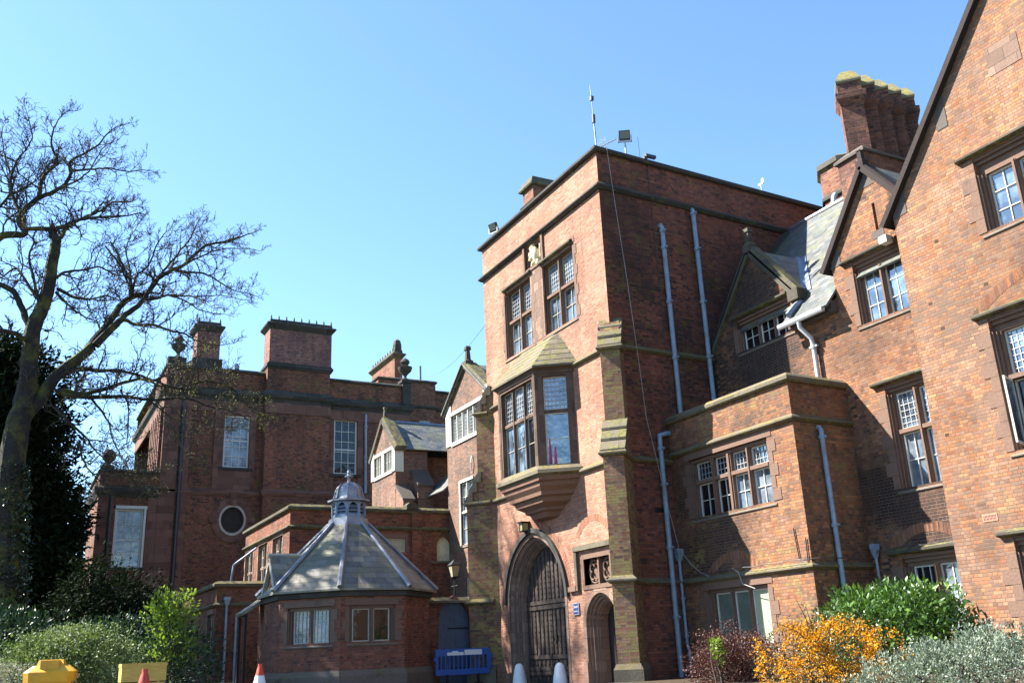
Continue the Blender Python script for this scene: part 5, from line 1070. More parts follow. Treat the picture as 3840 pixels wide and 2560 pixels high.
# floodlights, masts and camera on the tower
blackp = plain("floodlight_black", (.02, .02, .023), .45, .5); lens = glass("floodlight_lens", (.16, .17, .15), .2, 1.5, .002)
def floodlight(loc, rz, tilt, lab, hgt=.55):
    t = thing("floodlight", lab, "floodlight", loc, group="floodlights on the tower roof"); t.rotation_euler = (0, 0, rz)
    Rm = Matrix.Rotation(tilt, 3, 'X'); up = Vector((0, 0, hgt))
    tf = lambda q: [tuple(Rm @ (Vector(v)*.68)+up) for v in q]
    b = MB(); b.box(-.27, .27, -.06, .12, -.24, .24); b.box(-.2, .2, .12, .19, -.17, .17); b.v = tf(b.v); obj("lamp_housing", b, blackp, t, local=True)
    b = MB(); b.box(-.23, .23, -.075, -.06, -.16, .2); b.v = tf(b.v); obj("lamp_lens", b, lens, t, local=True)
    b = MB(); b.bar((0, 0, -.35), (0, 0, hgt-.24), .03, 8); b.box(-.23, .23, -.025, .025, hgt-.25, hgt-.22); b.box(-.23, -.2, -.025, .025, hgt-.25, hgt); b.box(.2, .23, -.025, .025, hgt-.25, hgt); obj("lamp_bracket", b, M['pipepale'], t, local=True)
    return t
p = F2.P(1.3, 16.2, -.1); floodlight(p, 1.0, .35, "black floodlight on a short pole over the shaded tower side near the corner mast", .78)
p = F1.P(X1(-30.05), 16.2, -.25); floodlight(p, .35, .45, "small black floodlight at the far left end of the tower parapet", .62)
p = F1.P(8.25, 16.2, -.15)
ma = thing("aerial_mast", "tall thin grey aerial mast at the front corner of the tower roof", "antenna", p)
b = MB(); b.tube([(0, 0, -.3), (-.06, 0, 1.25)], .028, 8); b.tube([(-.06, 0, 1.25), (-.1, 0, 2.45)], .016, 8); b.tube([(-.1, 0, 2.45), (-.13, 0, 3.3-.9)], .012, 6); obj("mast_pole", b, M['pipe'], ma, local=True)
b = MB(); b.tube([(-.06, 0, 1.0), (-.05, 0, 1.3)], .06, 8); b.box(-.13, -.02, -.05, .05, 1.85, 2.0); obj("mast_clamp", b, blackp, ma, local=True)
b = MB()
for q in ((-.5, 0), (.5, 0)): b.bar((q[0], 0, .02), (q[0], 0, .2), .008)
b.bar((-.5, 0, .1), (.5, 0, .1), .01); b.bar((-.5, 0, .19), (.4, 0, .19), .008); obj("dipole", b, M['pipepale'], ma, local=True)
p = F2.P(.35, 16.25, -.15)
ya = thing("yagi_aerial", "short tilted pale aerial next to the foot of the tower mast", "antenna", p)
b = MB(); b.bar((0, .0, -.1), (0, 0, .12), .015); b.bar((-.05, -.1, .05), (.15, .5, .42), .022)
for k in range(5): c = Vector((-.03+.04*k, .0+.11*k, .1+.07*k)); b.bar(c+Vector((-.1, .03, 0)), c+Vector((.1, -.03, 0)), .01)
obj("aerial_boom", b, M['pipepale'], ya, local=True)
p = F2.P(2.05, 16.2, .02)
cc = thing("security_camera", "dark bracketed security camera on the tower coping right of the pole floodlight", "camera", p)
b = MB(); b.bar((0, 0, -.25), (0, 0, .1), .03); b.box(-.06, .06, -.05, .35, .1, .2); b.box(-.03, .08, -.15, -.05, -.02, .08); obj("camera_body", b, blackp, cc, local=True)
b = MB(); b.bar((0, 0, 0), (-.03, 0, 1.0), .008); p = F2.P(2.0, 16.2, -.25); o = obj("whip_aerial", b, M['iron'], None); o.location = p; tag(o, "thin whip aerial above the dark security camera on the tower coping", "antenna")
p = F2.P(7.55, 16.22, -.3); we = thing("wind_sensor", "tiny pale wind sensor on the far part of the tower parapet", "sensor", p)
b = MB(); b.bar((0, 0, -.1), (0, 0, .45), .02); b.box(-.12, .12, -.02, .02, .45, .52); b.box(.05, .16, -.01, .01, .5, .66); obj("sensor_vane", b, M['white'], we, local=True)
b = MB()
for k in range(4): b.bar((0, .4+.22*k, -.1), (0, .4+.22*k, .09), .014)
obj("sensor_spike", b, M['white'], we, local=True)
# carved beast in the niche
cv = thing("stone_carving", "cream stone heraldic carving in the niche high on the tower front", "carving", F1.P(X1(-26.5), 13.75, -.15))
def blob(mb, pts, r0):
    mb.tube(pts, r0, 8)
b = MB(); U = lambda u, z, o: tuple(F1.P(X1(-26.53)+u, 13.78+z, -.14+o))
b.tube([U(-.02, .1, .0), U(.05, .3, .05), U(.02, .5, .08), U(-.05, .66, .09)], [.1, .16, .17, .12], 10)
b.tube([U(-.05, .6, .1), U(-.12, .72, .14), U(-.2, .73, .16)], [.12, .13, .05], 8); b.tube([U(-.06, .74, .1), U(-.05, .86, .1)], [.07, .015], 6)
for a in (((.0, .5, .12), (-.2, .52, .16), (-.3, .46, .16)), ((-.0, .4, .12), (-.2, .36, .16), (-.32, .3, .14)), ((.08, .24, .06), (-.08, .14, .14), (-.22, .06, .12)), ((.14, .2, .05), (.16, .06, .1), (.06, .01, .12))): b.tube([U(*q) for q in a], [.08, .07, .04], 7)
b.tube([U(.12, .2, .0), U(.3, .3, .03), U(.28, .5, .05), U(.36, .66, .05), U(.26, .76, .05)], [.05, .045, .04, .06, .02], 7); b.tube([U(-.3, .02, .05), U(.36, .02, .05)], .04, 6)
obj("carved_figure", b, M['carving'], cv, True)
# cables
def cable(name, pts, r, mat, lab, sag=None):
    b = MB(); b.tube(pts, r, 5); o = obj(name, b, mat, None, True); tag(o, lab, "cable"); return o
palec = plain("pale_cable", (.3, .29, .27), .6); darkc = plain("dark_cable", (.05, .045, .045), .6)
def atF2(x, y, o):
    d = ray(x, y); q = F2.P(0, 0, o); return CAM+d*(((q-CAM).dot(F2.N))/d.dot(F2.N))
pts = [F2.P(.45, 16.28, -.05)]+[atF2(x, y, .2) for x, y in ((2274, 547), (2302, 735), (2351, 1045), (2400, 1388), (2424, 1567), (2457, 1698), (2500, 1880), (2547, 2057))]+[atY(x, y, 16.86) for x, y in ((2590, 2112), (2628, 2146), (2660, 2160))]
cable("hanging_cable", pts, .008, palec, "long pale cable hanging down the shaded tower side to the annex string course")
pts = [Vector((x, 16.9, 2.8+.02*math.sin(x*9))) for x in np.linspace(-19.9, -17.1, 20)]
cable("wall_cable", [(-19.9, 16.9, 2.82), (-19.7, 16.92, 2.7), (-19.6, 16.93, 2.4), (-19.2, 16.98, 2.25)]+[], .012, palec, "short loose pale cable dropping over the lower annex window")
cable("black_wall_cable", [Vector((x, 16.9, 2.79+.015*math.sin(x*7))) for x in np.linspace(-22.0, -17.3, 24)]+[Vector((-17.05, y, 2.8)) for y in np.linspace(17.2, 19.0, 6)]+[Vector((x, 19.0, 2.97+.03*math.sin(x*5))) for x in np.linspace(-16.9, -14.5, 10)], .011, darkc, "black cable run along the lower string course of the annex")
b0 = F2.P(2.05, 14.6, .03); cable("lightning_conductor", [F2.P(2.05, 16.1, .14), F2.P(2.05, 15.9, .02), F2.P(2.05, 14.98, .02), F2.P(2.05, 14.8, .17), F2.P(2.05, 14.6, .025), F2.P(2.07, 6.5, .025)], .012, darkc, "thin dark conductor strip running straight down the shaded tower side")
cable("overhead_wire", [atX(1580, 1415, -59.3).lerp(F1.P(.1, 13.3, -.3), t/10)+Vector((0, 0, -.7*math.sin(math.pi*t/10))) for t in range(11)], .008, darkc, "thin overhead wire from the rear range to the tower's left corner")

# ================================================================== VEGETATION
def leaf_mesh(name, mat, P, D, L, W, tint, parent=None, fold=.25):
    """P base points, D unit directions, per-leaf length/width: one bent diamond per leaf"""
    n = len(P); r = nrs.normal(size=(n, 3)); S = np.cross(D, r); S /= np.linalg.norm(S, axis=1)[:, None]+1e-9; Nn = np.cross(D, S)
    L = np.broadcast_to(L, (n,))[:, None]; W = np.broadcast_to(W, (n,))[:, None]
    mid = P+D*L*.5+Nn*W*fold; v = np.stack([P, mid+S*W*.5-Nn*W*fold*.6, P+D*L, mid-S*W*.5-Nn*W*fold*.6, mid], 1).reshape(-1, 3)
    k = np.arange(n)[:, None]*5
    f = np.concatenate([k+np.array([0, 1, 4]), k+np.array([1, 2, 4]), k+np.array([2, 3, 4]), k+np.array([3, 0, 4])], 1).reshape(-1, 3)
    me = bpy.data.meshes.new(name); me.vertices.add(len(v)); me.vertices.foreach_set("co", v.ravel())
    me.loops.add(f.size); me.loops.foreach_set("vertex_index", f.ravel().astype(np.int32)); me.polygons.add(len(f)); me.polygons.foreach_set("loop_start", (np.arange(len(f))*3).astype(np.int32)); me.polygons.foreach_set("loop_total", np.full(len(f), 3, dtype=np.int32))
    me.update(calc_edges=True); me.materials.append(mat)
    at = me.attributes.new("tint", 'FLOAT', 'POINT'); at.data.foreach_set("value", np.repeat(tint, 5).astype(np.float32))
    o = bpy.data.objects.new(name, me); COL.objects.link(o)
    if parent is not None:
        o.parent = parent
        if parent.type == 'EMPTY': o.location = -parent.location
    return o
def blobpts(blobs, n, lo=.55, hi=1.05, lump=.22, clump=0, cs=.1, seed=0):
    """points through the outer part of a union of ellipsoids with a lumpy outline"""
    rs = np.random.RandomState(seed); vol = np.array([b[3]*b[4]*b[5] for b in blobs])**.67; out, nor = [], []
    for b, m_ in zip(blobs, rs.multinomial(n if not clump else max(1, n//clump), vol/vol.sum())):
        d = rs.normal(size=(m_, 3)); d /= np.linalg.norm(d, axis=1)[:, None]
        ph = rs.uniform(0, 6.28, 6); lumpy = 1+lump*(np.sin(d[:, 0]*5+ph[0])*np.sin(d[:, 1]*6+ph[1])+np.sin(d[:, 2]*7+ph[2]+d[:, 0]*4))*.6
        r = (lo**2+(hi**2-lo**2)*rs.uniform(size=m_)**.7)**.5*lumpy
        p = np.array(b[:3])+d*r[:, None]*np.array(b[3:6]); q = d/np.array(b[3:6]); q /= np.linalg.norm(q, axis=1)[:, None]
        out.append(p); nor.append(q)
    P, N = np.concatenate(out), np.concatenate(nor)
    if clump:
        P = np.repeat(P, clump, 0)+rs.normal(size=(len(P)*clump, 3))*cs; N = np.repeat(N, clump, 0)
    k = P[:, 2] > .03; return P[k], N[k]
def bush(name, label, cat, blobs, n, L, W, mat, lo=.55, up=.3, outw=.8, jit=.7, clump=0, cs=.1, stems=14, lump=.22, seed=1, fold=.25, part="foliage", hi=1.05):
    c = Vector(blobs[0][:3]); t = thing(name, label, cat, (c.x, c.y, 0)); rs = np.random.RandomState(seed+100)
    P, N = blobpts(blobs, n, lo, hi, lump, clump, cs, seed); m_ = len(P)
    D = N*outw+np.array([0, 0, up])+rs.normal(size=(m_, 3))*jit; D /= np.linalg.norm(D, axis=1)[:, None]
    ll = L*rs.uniform(.45, 1.35, m_)
    big = .5+.5*np.sin(P[:, 0]*2.1+seed)*np.sin(P[:, 1]*2.7+1)*np.sin(P[:, 2]*3.1+2)
    tint = np.clip(.65*rs.uniform(0, 1, m_)+.35*big, 0, 1)
    leaf_mesh(part, mat, P, D, ll, ll*W/L, tint, t, fold)
    b = MB()
    for i in range(stems):
        k = rs.randint(m_); e = Vector(P[k]); s = Vector((c.x+rs.normal()*.12, c.y+rs.normal()*.12, 0)); mm = s.lerp(e, .5)+Vector((rs.normal()*.08, rs.normal()*.08, .12)); b.tube([s, mm, e], [.025, .016, .006], 5)
    if stems: obj("stem", b, bark, t, True)
    return t
bark = plain("bark", (.06, .05, .043), .95, .15, 0, .45, 9, (.05, .06, .02))
barkm = NB("mossy_bark"); Pz = barkm.pos(); n1 = barkm.noise(Pz, 1.1, 6, .65); n2 = barkm.noise(Pz, 14, 5, .7)
bc_ = barkm.mix(1., (.032, .027, .024), barkm.ramp(n2, [(.25, .6), (.8, 1.5)]), 'MULTIPLY'); bc_ = barkm.mix(barkm.rng(n1, .47, .62, 0, .9), bc_, (.1, .095, .022)); barkm.bump(n2, .03); barkm = barkm.done(bc_, .95, .15)
g_laurel = leafmat("laurel_leaf", [(0, (.015, .04, .01)), (.5, (.055, .12, .02)), (.85, (.11, .2, .04)), (1, (.17, .26, .07))], .4, .45, .2)
g_dark = leafmat("dark_laurel_leaf", [(0, (.008, .018, .01)), (.6, (.02, .045, .016)), (1, (.045, .085, .025))], .45, .35, .15)
g_yew = leafmat("yew_leaf", [(0, (.004, .007, .004)), (.6, (.01, .018, .008)), (1, (.022, .034, .012))], .8, .05, .1)
g_silver = leafmat("silver_leaf", [(0, (.06, .08, .05)), (.5, (.16, .2, .15)), (1, (.29, .34, .27))], .5, .4, .2)
g_varieg = leafmat("variegated_leaf", [(0, (.03, .05, .015)), (.45, (.09, .13, .04)), (.8, (.17, .21, .09)), (1, (.36, .38, .26))], .55, .25, .25)
g_young = leafmat("young_leaf", [(0, (.06, .1, .012)), (.6, (.16, .23, .03)), (1, (.27, .33, .07))], .5, .3, .4)
g_berb = leafmat("berberis_leaf", [(0, (.02, .026, .012)), (.6, (.07, .07, .035)), (1, (.18, .18, .12))], .4, .5, .2)
g_flower = leafmat("orange_blossom", [(0, (.38, .13, .004)), (.5, (.58, .245, .006)), (1, (.68, .36, .02))], .6, .2, .35)
g_red = leafmat("red_berberis_leaf", [(0, (.03, .012, .012)), (.6, (.1, .035, .03)), (1, (.19, .09, .06))], .5, .3, .2)
g_lilac = leafmat("lilac_leaf", [(0, (.08, .09, .05)), (.5, (.25, .24, .2)), (1, (.42, .36, .46))], .6, .3, .2)
g_ivy = leafmat("ivy_leaf", [(0, (.006, .012, .005)), (.7, (.018, .034, .01)), (1, (.05, .08, .02))], .3, .5, .1)
g_bud = leafmat("bud_leaf", [(0, (.07, .06, .03)), (.6, (.15, .135, .06)), (1, (.26, .23, .12))], .6, .2, .35)
def bb(px, py, D, rx, rz, ry=None): p = atD(px, py, D); return (p.x, p.y, p.z, rx, ry or rx, rz)
def ground(bl): return bl
# right-hand border
bush("laurel_bush", "large glossy green laurel against the base of the gabled pavilion", "bush",
     [bb(3330, 2410, 20.5, 1.25, 1.25), bb(3480, 2400, 20.0, .95, 1.25), bb(3180, 2440, 20.8, .85, .95), bb(3420, 2300, 20.5, .8, .72), bb(3240, 2320, 20.7, .7, .65), bb(3560, 2330, 19.8, .4, .8)], 9000, .15, .065, g_laurel, up=.6, outw=.6, seed=2, stems=10)
t = bush("orange_berberis", "spreading berberis covered in orange blossom beside the laurel", "bush",
     [bb(3120, 2560, 17.0, 1.0, 1.0), bb(3010, 2560, 17.0, .75, .95), bb(3260, 2500, 17.3, .7, .8), bb(3150, 2410, 17.2, .75, .6), bb(3030, 2450, 17.0, .5, .6)], 11000, .05, .02, g_berb, up=.1, outw=.5, jit=.9, seed=3, stems=24, clump=12, cs=.09)
rs = np.random.RandomState(5); P, N = blobpts([bb(3120, 2560, 17.0, 1.0, 1.0), bb(3010, 2560, 17.0, .75, .95), bb(3260, 2500, 17.3, .65, .75), bb(3140, 2430, 17.2, .7, .55), bb(3030, 2460, 17.0, .5, .6)], 15000, .82, 1.1, .22, 26, .055, 3)
Q0 = np.sin(P[:, 0]*5.1)*np.sin(P[:, 1]*4.3)*np.sin(P[:, 2]*4.7+1); k = Q0 > -.12; P, N = P[k], N[k]; D = N+rs.normal(size=P.shape)*.9; D /= np.linalg.norm(D, axis=1)[:, None]
leaf_mesh("blossom", g_flower, P, D, rs.uniform(.03, .055, len(P)), .035, rs.uniform(0, 1, len(P)), t, .3)
b = MB()
for px, py in ((2985, 2245), (3020, 2270), (3060, 2255), (2900, 2330)): b.tube([atD(3060, 2420, 17.0), atD((px+3060)/2, (py+2420)/2-14, 17.0), atD(px, py, 17.0)], [.014, .01, .004], 5)
obj("stray_stem", b, bark, t, True)
bush("silver_bush", "wide silver-green bush filling the bottom right corner", "bush",
     [bb(3560, 2580, 13.0, .75, .65), bb(3760, 2560, 12.6, .75, .75), bb(3900, 2520, 12.6, .6, .65), bb(3380, 2610, 13.2, .6, .55), bb(3680, 2480, 13.0, .5, .35), bb(3480, 2510, 13.2, .45, .35), bb(3300, 2640, 13.2, .45, .45), bb(3800, 2440, 12.8, .3, .25)], 30000, .045, .017, g_silver, up=.7, outw=.6, jit=.6, clump=16, cs=.032, seed=4, stems=14)
bush("red_berberis", "dark red-purple twiggy shrub under the lower annex window", "bush",
     [bb(2770, 2530, 20.6, .85, .8), bb(2870, 2540, 20.3, .7, .65), bb(2700, 2510, 20.8, .6, .75), bb(2790, 2450, 20.6, .6, .45), bb(2690, 2450, 20.8, .35, .4)], 20000, .05, .024, g_red, up=.5, outw=.6, jit=.7, seed=6, stems=70, clump=6, cs=.06, lump=.3, hi=1.15)
bush("green_sprout", "small pale green leafy sprout at the left edge of the red-purple shrub", "plant", [bb(2690, 2430, 20.0, .13, .17), bb(2702, 2470, 20.0, .09, .12), bb(2685, 2410, 20.0, .1, .1)], 140, .11, .06, g_young, seed=8, stems=3, lump=.1, lo=.1)
# left-hand border
bush("variegated_bush", "rounded pale variegated bush behind the yellow grit bin", "bush",
     [bb(250, 2470, 23, 1.25, .75), bb(130, 2500, 22.6, .8, .65), bb(390, 2470, 23.2, .85, .7), bb(300, 2420, 23, .8, .5), bb(200, 2440, 23, .75, .5), bb(90, 2550, 22.5, .6, .7)], 17000, .075, .046, g_varieg, up=.15, seed=9, stems=14, clump=5, cs=.06)
bush("dark_shrub", "dark glossy laurel hedge along the foot of the shaded block", "bush",
     [bb(90, 2420, 30, 1.6, 1.0), bb(330, 2440, 30, 1.5, 1.0), bb(520, 2430, 29.5, 1.3, 1.0), bb(690, 2460, 28.5, 1.0, .9), bb(20, 2380, 31, 1.3, .9), bb(560, 2520, 27, 1.1, .9), bb(450, 2380, 30, .8, .7), bb(740, 2520, 27, .7, .7)], 12000, .14, .06, g_dark, up=.4, seed=10, stems=12)
bush("young_shrub", "bright yellow-green young shrub left of the link building", "bush",
     [bb(640, 2330, 27.5, .7, .75), bb(600, 2290, 27.5, .42, .5), bb(690, 2280, 27.6, .32, .45), bb(710, 2235, 27.6, .18, .22), bb(620, 2250, 27.5, .3, .3), bb(650, 2430, 27.2, .8, .5)], 1900, .13, .06, g_young, up=.5, lump=.35, lo=.2, seed=11, stems=16)
bush("lilac_heather", "low pale lilac heather at the bottom left corner", "bush", [bb(40, 2550, 19, .4, .35), bb(-40, 2550, 19, .4, .4)], 2600, .05, .016, g_lilac, up=.6, seed=12, stems=6)
# grass in the bed
gx = nrs.uniform(-46, -33, 5000); gy = nrs.uniform(1.2, 7.3, 5000); P = np.stack([gx, gy, np.full(5000, .26)], 1); D = nrs.normal(size=(5000, 3))*.4+np.array([0, 0, 1]); D /= np.linalg.norm(D, axis=1)[:, None]
o = leaf_mesh("rough_grass", g_young, P, D, nrs.uniform(.08, .2, 5000), .015, nrs.uniform(0, 1, 5000)*.5); o['kind'] = 'stuff'; tag(o, "rough grass growing over the bed at the foot of the shaded block", "grass")
# dark yew and distant evergreens
def evergreen(name, label, blobs, n, L, mat, seed, trunk=True):
    t = bush(name, label, "tree", blobs, n, L, L*.35, mat, lo=.35, up=-.1, outw=.7, jit=.6, clump=14, cs=L*.9, seed=seed, stems=0, lump=.3, part="crown")
    c = t.location; b = MB(); b.tube([(c.x, c.y, 0), (c.x+.2, c.y, 4), (c.x, c.y+.1, max(b_[2] for b_ in blobs))], [.4, .3, .06], 8); obj("trunk", b, bark, t, True)
    return t
evergreen("yew_tree", "broad dark evergreen behind the trunk of the bare tree", [bb(20, 2050, 44, 3.0, 4.5), bb(185, 1960, 45, 1.3, 3.0), bb(40, 1600, 45, 2.4, 3.6), bb(110, 1720, 45, 1.5, 2.6), bb(-60, 1480, 45, 2.4, 3.0), bb(190, 2230, 44, 1.3, 3.2), bb(0, 1380, 45, 1.3, 1.5)], 60000, .34, g_yew, 21)
evergreen("distant_evergreen", "distant dark evergreen at the left end of the single-storey wing", [bb(300, 2020, 62, 2.2, 3.4), bb(330, 2200, 62, 3, 4), bb(260, 2250, 60, 2.5, 4.5), bb(310, 1880, 62, 1.0, 1.6)], 9000, .34, g_yew, 23)
evergreen("low_yew", "low dark evergreen shrub against the window of the single-storey wing", [bb(440, 2300, 36, 1.5, 1.5), bb(330, 2300, 36, 1.2, 1.9), bb(560, 2340, 36, 1.1, 1.0)], 16000, .2, g_yew, 25)

rsx = np.random.RandomState(4); bl = [(rsx.uniform(-42.5, -37.8), rsx.uniform(-5, -2.9), rsx.uniform(13.2, 17.4), .62, .6, .5) for _ in range(14)]
t = evergreen("added_shade_pine", "added open-crowned pine, unseen beyond the left edge of the view, shading the lodge", bl, 13000, .3, g_yew, 31)  # unseen tree, added so its loose clumps dapple the lodge with shade

# the bare tree: limbs traced in the photograph, each given its own depth, twigs grown from them
XT = -37.5
tree = thing("bare_tree", "big leafless mossy-limbed tree standing at the left in front of the shaded block", "tree", (XT, .55, 0))
TB, TW = MB(), MB(); buds = []; trs = random.Random(3)
def limb(px, r0, r1, dx0=0., dx1=0., wob=.35, twigs=1.0, first=0):
    n = len(px); pts = []; ph = trs.uniform(0, 6)
    for i, (x, y) in enumerate(px):
        t = i/(n-1); pts.append(atX(x, y, XT+dx0+(dx1-dx0)*t+wob*math.sin(ph+t*4)*t))
    # smooth (Catmull-Rom)
    sm = []
    for i in range(n-1):
        p0, p1, p2, p3 = pts[max(i-1, 0)], pts[i], pts[i+1], pts[min(i+2, n-1)]
        for k in range(4):
            t = k/4; sm.append(.5*((2*p1)+(p2-p0)*t+(2*p0-5*p1+4*p2-p3)*t*t+(3*p1-p0-3*p2+p3)*t*t*t)+Vector((trs.uniform(-1, 1), trs.uniform(-1, 1), trs.uniform(-1, 1)))*.02)
    sm.append(pts[-1]); m_ = len(sm); rr = [r0+(r1-r0)*(i/(m_-1))**.8 for i in range(m_)]
    TB.tube(sm, rr, 8 if r0 > .12 else 6)
    # side shoots
    acc = 0
    for i in range(1, m_):
        seg = sm[i]-sm[i-1]; acc += seg.length*twigs
        while acc > .27:
            acc -= .27
            if i/m_ < first: continue
            d = seg.normalized(); per = d.orthogonal().normalized(); per.rotate(Matrix.Rotation(trs.uniform(0, 6.283), 3, d)); dirn = (d*trs.uniform(.2, .9)+per).normalized()
            if rr[i] > .1 and trs.random() < .5: continue
            shoot(sm[i], dirn, trs.uniform(.45, 1.35)*(.42+.85*(1-i/m_)), min(rr[i]*.6, .036), 0)
    shoot(sm[-1], (sm[-1]-sm[-2]).normalized(), .42, r1, 0)
cnt = [0]
def shoot(p, d, L, r, lev):
    cnt[0] += 1
    n = 4 if lev == 0 else 3; pts = [p.copy()]; q = p.copy(); d = d.copy()
    for i in range(n):
        d = (d+Vector((trs.gauss(0, .27), trs.gauss(0, .27), trs.gauss(0, .23)+.12))).normalized(); q = q+d*L/n; pts.append(q.copy())
        if lev < 2 and i > 0 or (lev == 0):
            for _ in range(2 if lev < 2 and trs.random() < .75 else 1):
                if lev >= 2: break
                per = d.orthogonal().normalized(); per.rotate(Matrix.Rotation(trs.uniform(0, 6.283), 3, d))
                shoot(q, (d*trs.uniform(.4, 1.0)+per*.8+Vector((0, 0, .15))).normalized(), L*trs.uniform(.35, .62), max(r*.6, .006), lev+1)
    TW.tube(pts, [max(.0075, 1.1*r*(1-.72*i/n)) for i in range(n+1)], 3 if lev else 4, cap=False)
    if lev >= 1: buds.append((q.copy(), d.copy()))
z1 = lambda *a: [(x/1.568, y/1.568+350) for x, y in a]
zb = lambda *a: [(x/1.2445, y/1.2445+1300) for x, y in a]
# trunk and stem
limb([(-10, 2650), (5, 2400), (20, 2150), (30, 1900), (48, 1700), (66, 1600), (88, 1530), (104, 1440)], .56, .36, 0, 0, .1, .0)
limb([(92, 1540), (104, 1440)]+z1((192, 1400), (245, 1270), (285, 1140), (305, 1000), (325, 900), (330, 850)), .34, .17, 0, .4, .1, .5)
limb(z1((330, 870), (300, 805), (370, 785), (430, 755), (520, 735), (640, 725), (740, 720), (830, 700)), .12, .02, .4, 1.0)
limb(z1((320, 900), (360, 840), (410, 775), (520, 720), (590, 690), (660, 640), (740, 640), (790, 630)), .1, .02, .4, -1)
limb(z1((330, 850), (285, 800), (160, 795), (140, 770)), .12, .07, .4, .2, .1, .4)
limb(z1((-60, 900), (20, 835), (145, 825), (110, 740), (150, 680), (220, 620), (320, 575), (385, 530), (420, 460), (415, 400), (520, 340), (580, 300), (650, 220), (740, 180)), .17, .015, -1.5, -.5)
limb(z1((425, 455), (560, 445), (640, 440), (740, 460), (830, 450), (890, 455)), .05, .012, -.8, -1.5)
limb(z1((230, 610), (250, 500), (320, 430), (340, 400), (300, 290), (330, 180), (390, 110)), .09, .015, -1, 1)
limb(z1((320, 570), (440, 520), (520, 460), (600, 330), (640, 300)), .05, .012, -.8, 1.2)
limb(z1((120, 720), (60, 540), (100, 400), (190, 260), (150, 90)), .08, .012, -1, -2)
limb(z1((-40, 700), (40, 620), (80, 520), (40, 420), (10, 250), (30, 180)), .07, .012, -1.5, -2.5)
limb(z1((60, 600), (200, 520), (330, 410), (400, 400)), .05, .012, -1.2, -2.5)
limb(z1((250, 1260), (215, 1180), (200, 1100), (170, 960), (200, 870), (150, 820)), .08, .02, .2, 1.5)
limb(z1((210, 1420), (170, 1370), (130, 1260), (90, 1180), (40, 1140), (-60, 1100)), .15, .09, .2, -.8, .2, .5)
limb(z1((170, 1440), (130, 1440), (90, 1410), (0, 1395), (-60, 1380)), .12, .07, .2, .9, .1, .4)
limb(z1((200, 1180), (100, 1030), (20, 1070), (-40, 1000)), .06, .02, .2, -1.5)
limb(z1((330, 1090), (380, 1050), (470, 1040), (580, 1020), (640, 1050), (700, 1080), (750, 1120)), .07, .015, .3, 1.4)
limb(z1((340, 1150), (440, 1200), (530, 1210), (620, 1190), (720, 1220)), .07, .02, .3, -1.3)
limb(z1((330, 1170), (420, 1260), (510, 1320), (590, 1350)), .06, .015, .2, 1.5)
# main limb to the right
limb(zb((110, 330), (185, 245), (235, 170), (290, 110), (360, 60), (430, 0))+z1((520, 1500), (600, 1400), (660, 1320), (720, 1235), (790, 1190), (860, 1180), (930, 1090), (1010, 1040), (1080, 1010), (1200, 900), (1330, 870), (1430, 840), (1500, 815)), .27, .02, 0, -1.2, .5, 1.0, .25)
limb(z1((560, 1480), (680, 1360), (740, 1300), (830, 1230), (900, 1120)), .16, .08, -.3, -.2, .2, .3)
limb(z1((1010, 1040), (1100, 1050), (1200, 1060), (1280, 1100), (1350, 1150), (1430, 1170), (1500, 1190)), .06, .012, -.8, .8)
limb(z1((850, 1215), (940, 1200), (1000, 1185), (1090, 1190), (1180, 1195), (1300, 1190), (1440, 1215)), .07, .012, -.4, -1.6)
limb(z1((735, 1330), (800, 1360), (900, 1360), (1000, 1395), (1080, 1410), (1150, 1450), (1260, 1480), (1370, 1470)), .085, .014, -.2, 1.4)
limb(z1((1000, 1190), (1090, 1220), (1170, 1270), (1240, 1290), (1330, 1300)), .04, .012, -.6, -2)
limb(z1((760, 1200), (770, 1120), (740, 1060), (700, 960), (650, 880), (600, 890)), .07, .015, -.4, .9)
limb(z1((770, 1130), (760, 1020), (740, 930), (760, 860), (820, 760)), .05, .012, -.4, -1.2)
limb(z1((780, 1180), (800, 1080), (870, 1010), (920, 900), (960, 830), (1000, 800)), .06, .012, -.4, 1.6)
limb(z1((930, 1080), (1000, 1000), (1080, 900), (1120, 850), (1160, 760), (1190, 720)), .06, .012, -.6, -1.8)
limb(z1((1080, 1010), (1180, 960), (1280, 920), (1400, 910), (1520, 925)), .05, .012, -.9, -2.2)
limb(z1((620, 900), (700, 1000), (750, 1110), (770, 1180)), .03, .05, .8, -.4)
# lower drooping limbs with breaking buds
b0 = len(buds)
limb(zb((260, 215), (300, 205), (380, 220), (480, 200), (600, 160), (680, 150), (740, 180), (860, 200), (960, 190), (1040, 200)), .12, .015, 0, 1.0, .4, .75)
limb(zb((230, 180), (300, 130), (380, 100), (460, 115), (540, 110), (640, 130), (700, 150), (830, 190), (930, 170), (1030, 140)), .11, .015, 0, -.8, .4, .75)
limb(zb((290, 220), (420, 235), (560, 230), (640, 240), (740, 250), (870, 240), (980, 280), (1080, 300), (1180, 350)), .1, .012, .2, 1.6, .4, .8)
limb(zb((700, 165), (800, 120), (900, 60), (960, 20)), .05, .012, .6, -.5, .3, .9)
limb(zb((830, 195), (960, 160), (1080, 190), (1160, 280), (1250, 300)), .05, .012, .9, 2.0, .3, 1.0)
limb(zb((700, 250), (800, 330), (900, 340), (1000, 370), (1100, 375)), .04, .01, 1, 2, .3, .8)
b1 = len(buds)
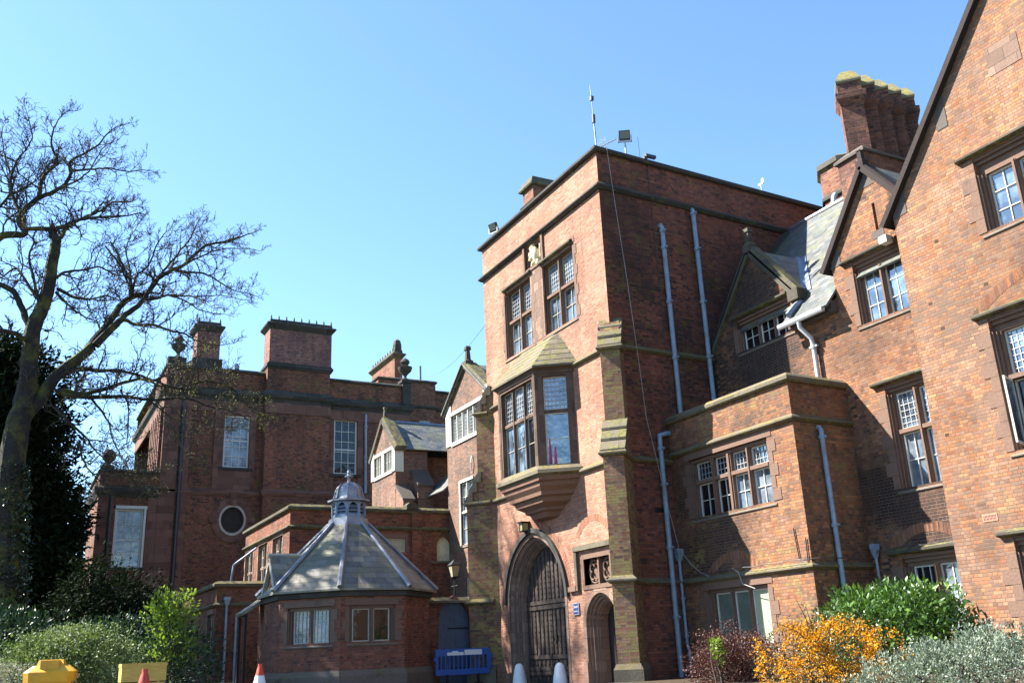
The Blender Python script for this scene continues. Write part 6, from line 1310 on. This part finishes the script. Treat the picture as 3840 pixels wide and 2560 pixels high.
limb(zb((420, 235), (480, 310), (510, 360), (530, 440), (570, 520), (600, 570)), .05, .012, .3, -.8, .2, .6)
limb(zb((560, 200), (600, 280), (595, 400), (600, 480), (660, 500)), .035, .01, .4, 1.2, .2, .7)
limb(zb((260, 285), (340, 370), (400, 420), (450, 490), (520, 540), (560, 560)), .07, .012, .1, 1.4, .2, .6)
limb(zb((370, 440), (385, 520), (430, 590), (500, 640), (600, 650), (720, 650)), .045, .012, .5, 1.8, .2, 1.3)
limb(zb((430, 590), (540, 610), (600, 600), (690, 640)), .03, .01, 1.4, 2.4, .2, 1.6)
limb(zb((740, 350), (800, 380), (840, 450), (860, 500), (920, 540)), .025, .008, 1.2, 2.0, .2, .9)
b2 = len(buds)
obj("trunk", TB, barkm, tree, True); obj("crown", TW, bark, tree, True)
sel = [q for i, q in enumerate(buds) if (b0 <= i < b1 and trs.random() < .45) or (i >= b1 and trs.random() < .25) or trs.random() < .05]
P = np.array([q[0] for q in sel]); D = np.array([q[1] for q in sel]); P = np.repeat(P, 3, 0)+nrs.normal(size=(len(P)*3, 3))*.05; D = np.repeat(D, 3, 0)+nrs.normal(size=(len(P), 3))*.6; D /= np.linalg.norm(D, axis=1)[:, None]
o = leaf_mesh("bud", g_bud, P, D, nrs.uniform(.04, .09, len(P)), .03, nrs.uniform(0, 1, len(P)), tree); o['kind'] = 'stuff'
print("shoots", cnt[0], "twig verts", len(TW.v))
# ivy on the lower trunk
iv = []
for i in range(5200):
    t = trs.random(); py = 2560-t*820; z = atX(20+(2560-py)*.04, py, XT); a = trs.uniform(0, 6.283); r = (.62-.2*t)+trs.gauss(0, .07); iv.append((z.x+r*math.cos(a), z.y+r*math.sin(a), z.z))
P = np.array(iv); D = nrs.normal(size=P.shape)+np.array([0, 0, -.3]); D /= np.linalg.norm(D, axis=1)[:, None]
o = leaf_mesh("ivy", g_ivy, P, D, nrs.uniform(.08, .15, len(P)), .09, nrs.uniform(0, 1, len(P)), tree); o['kind'] = 'stuff'
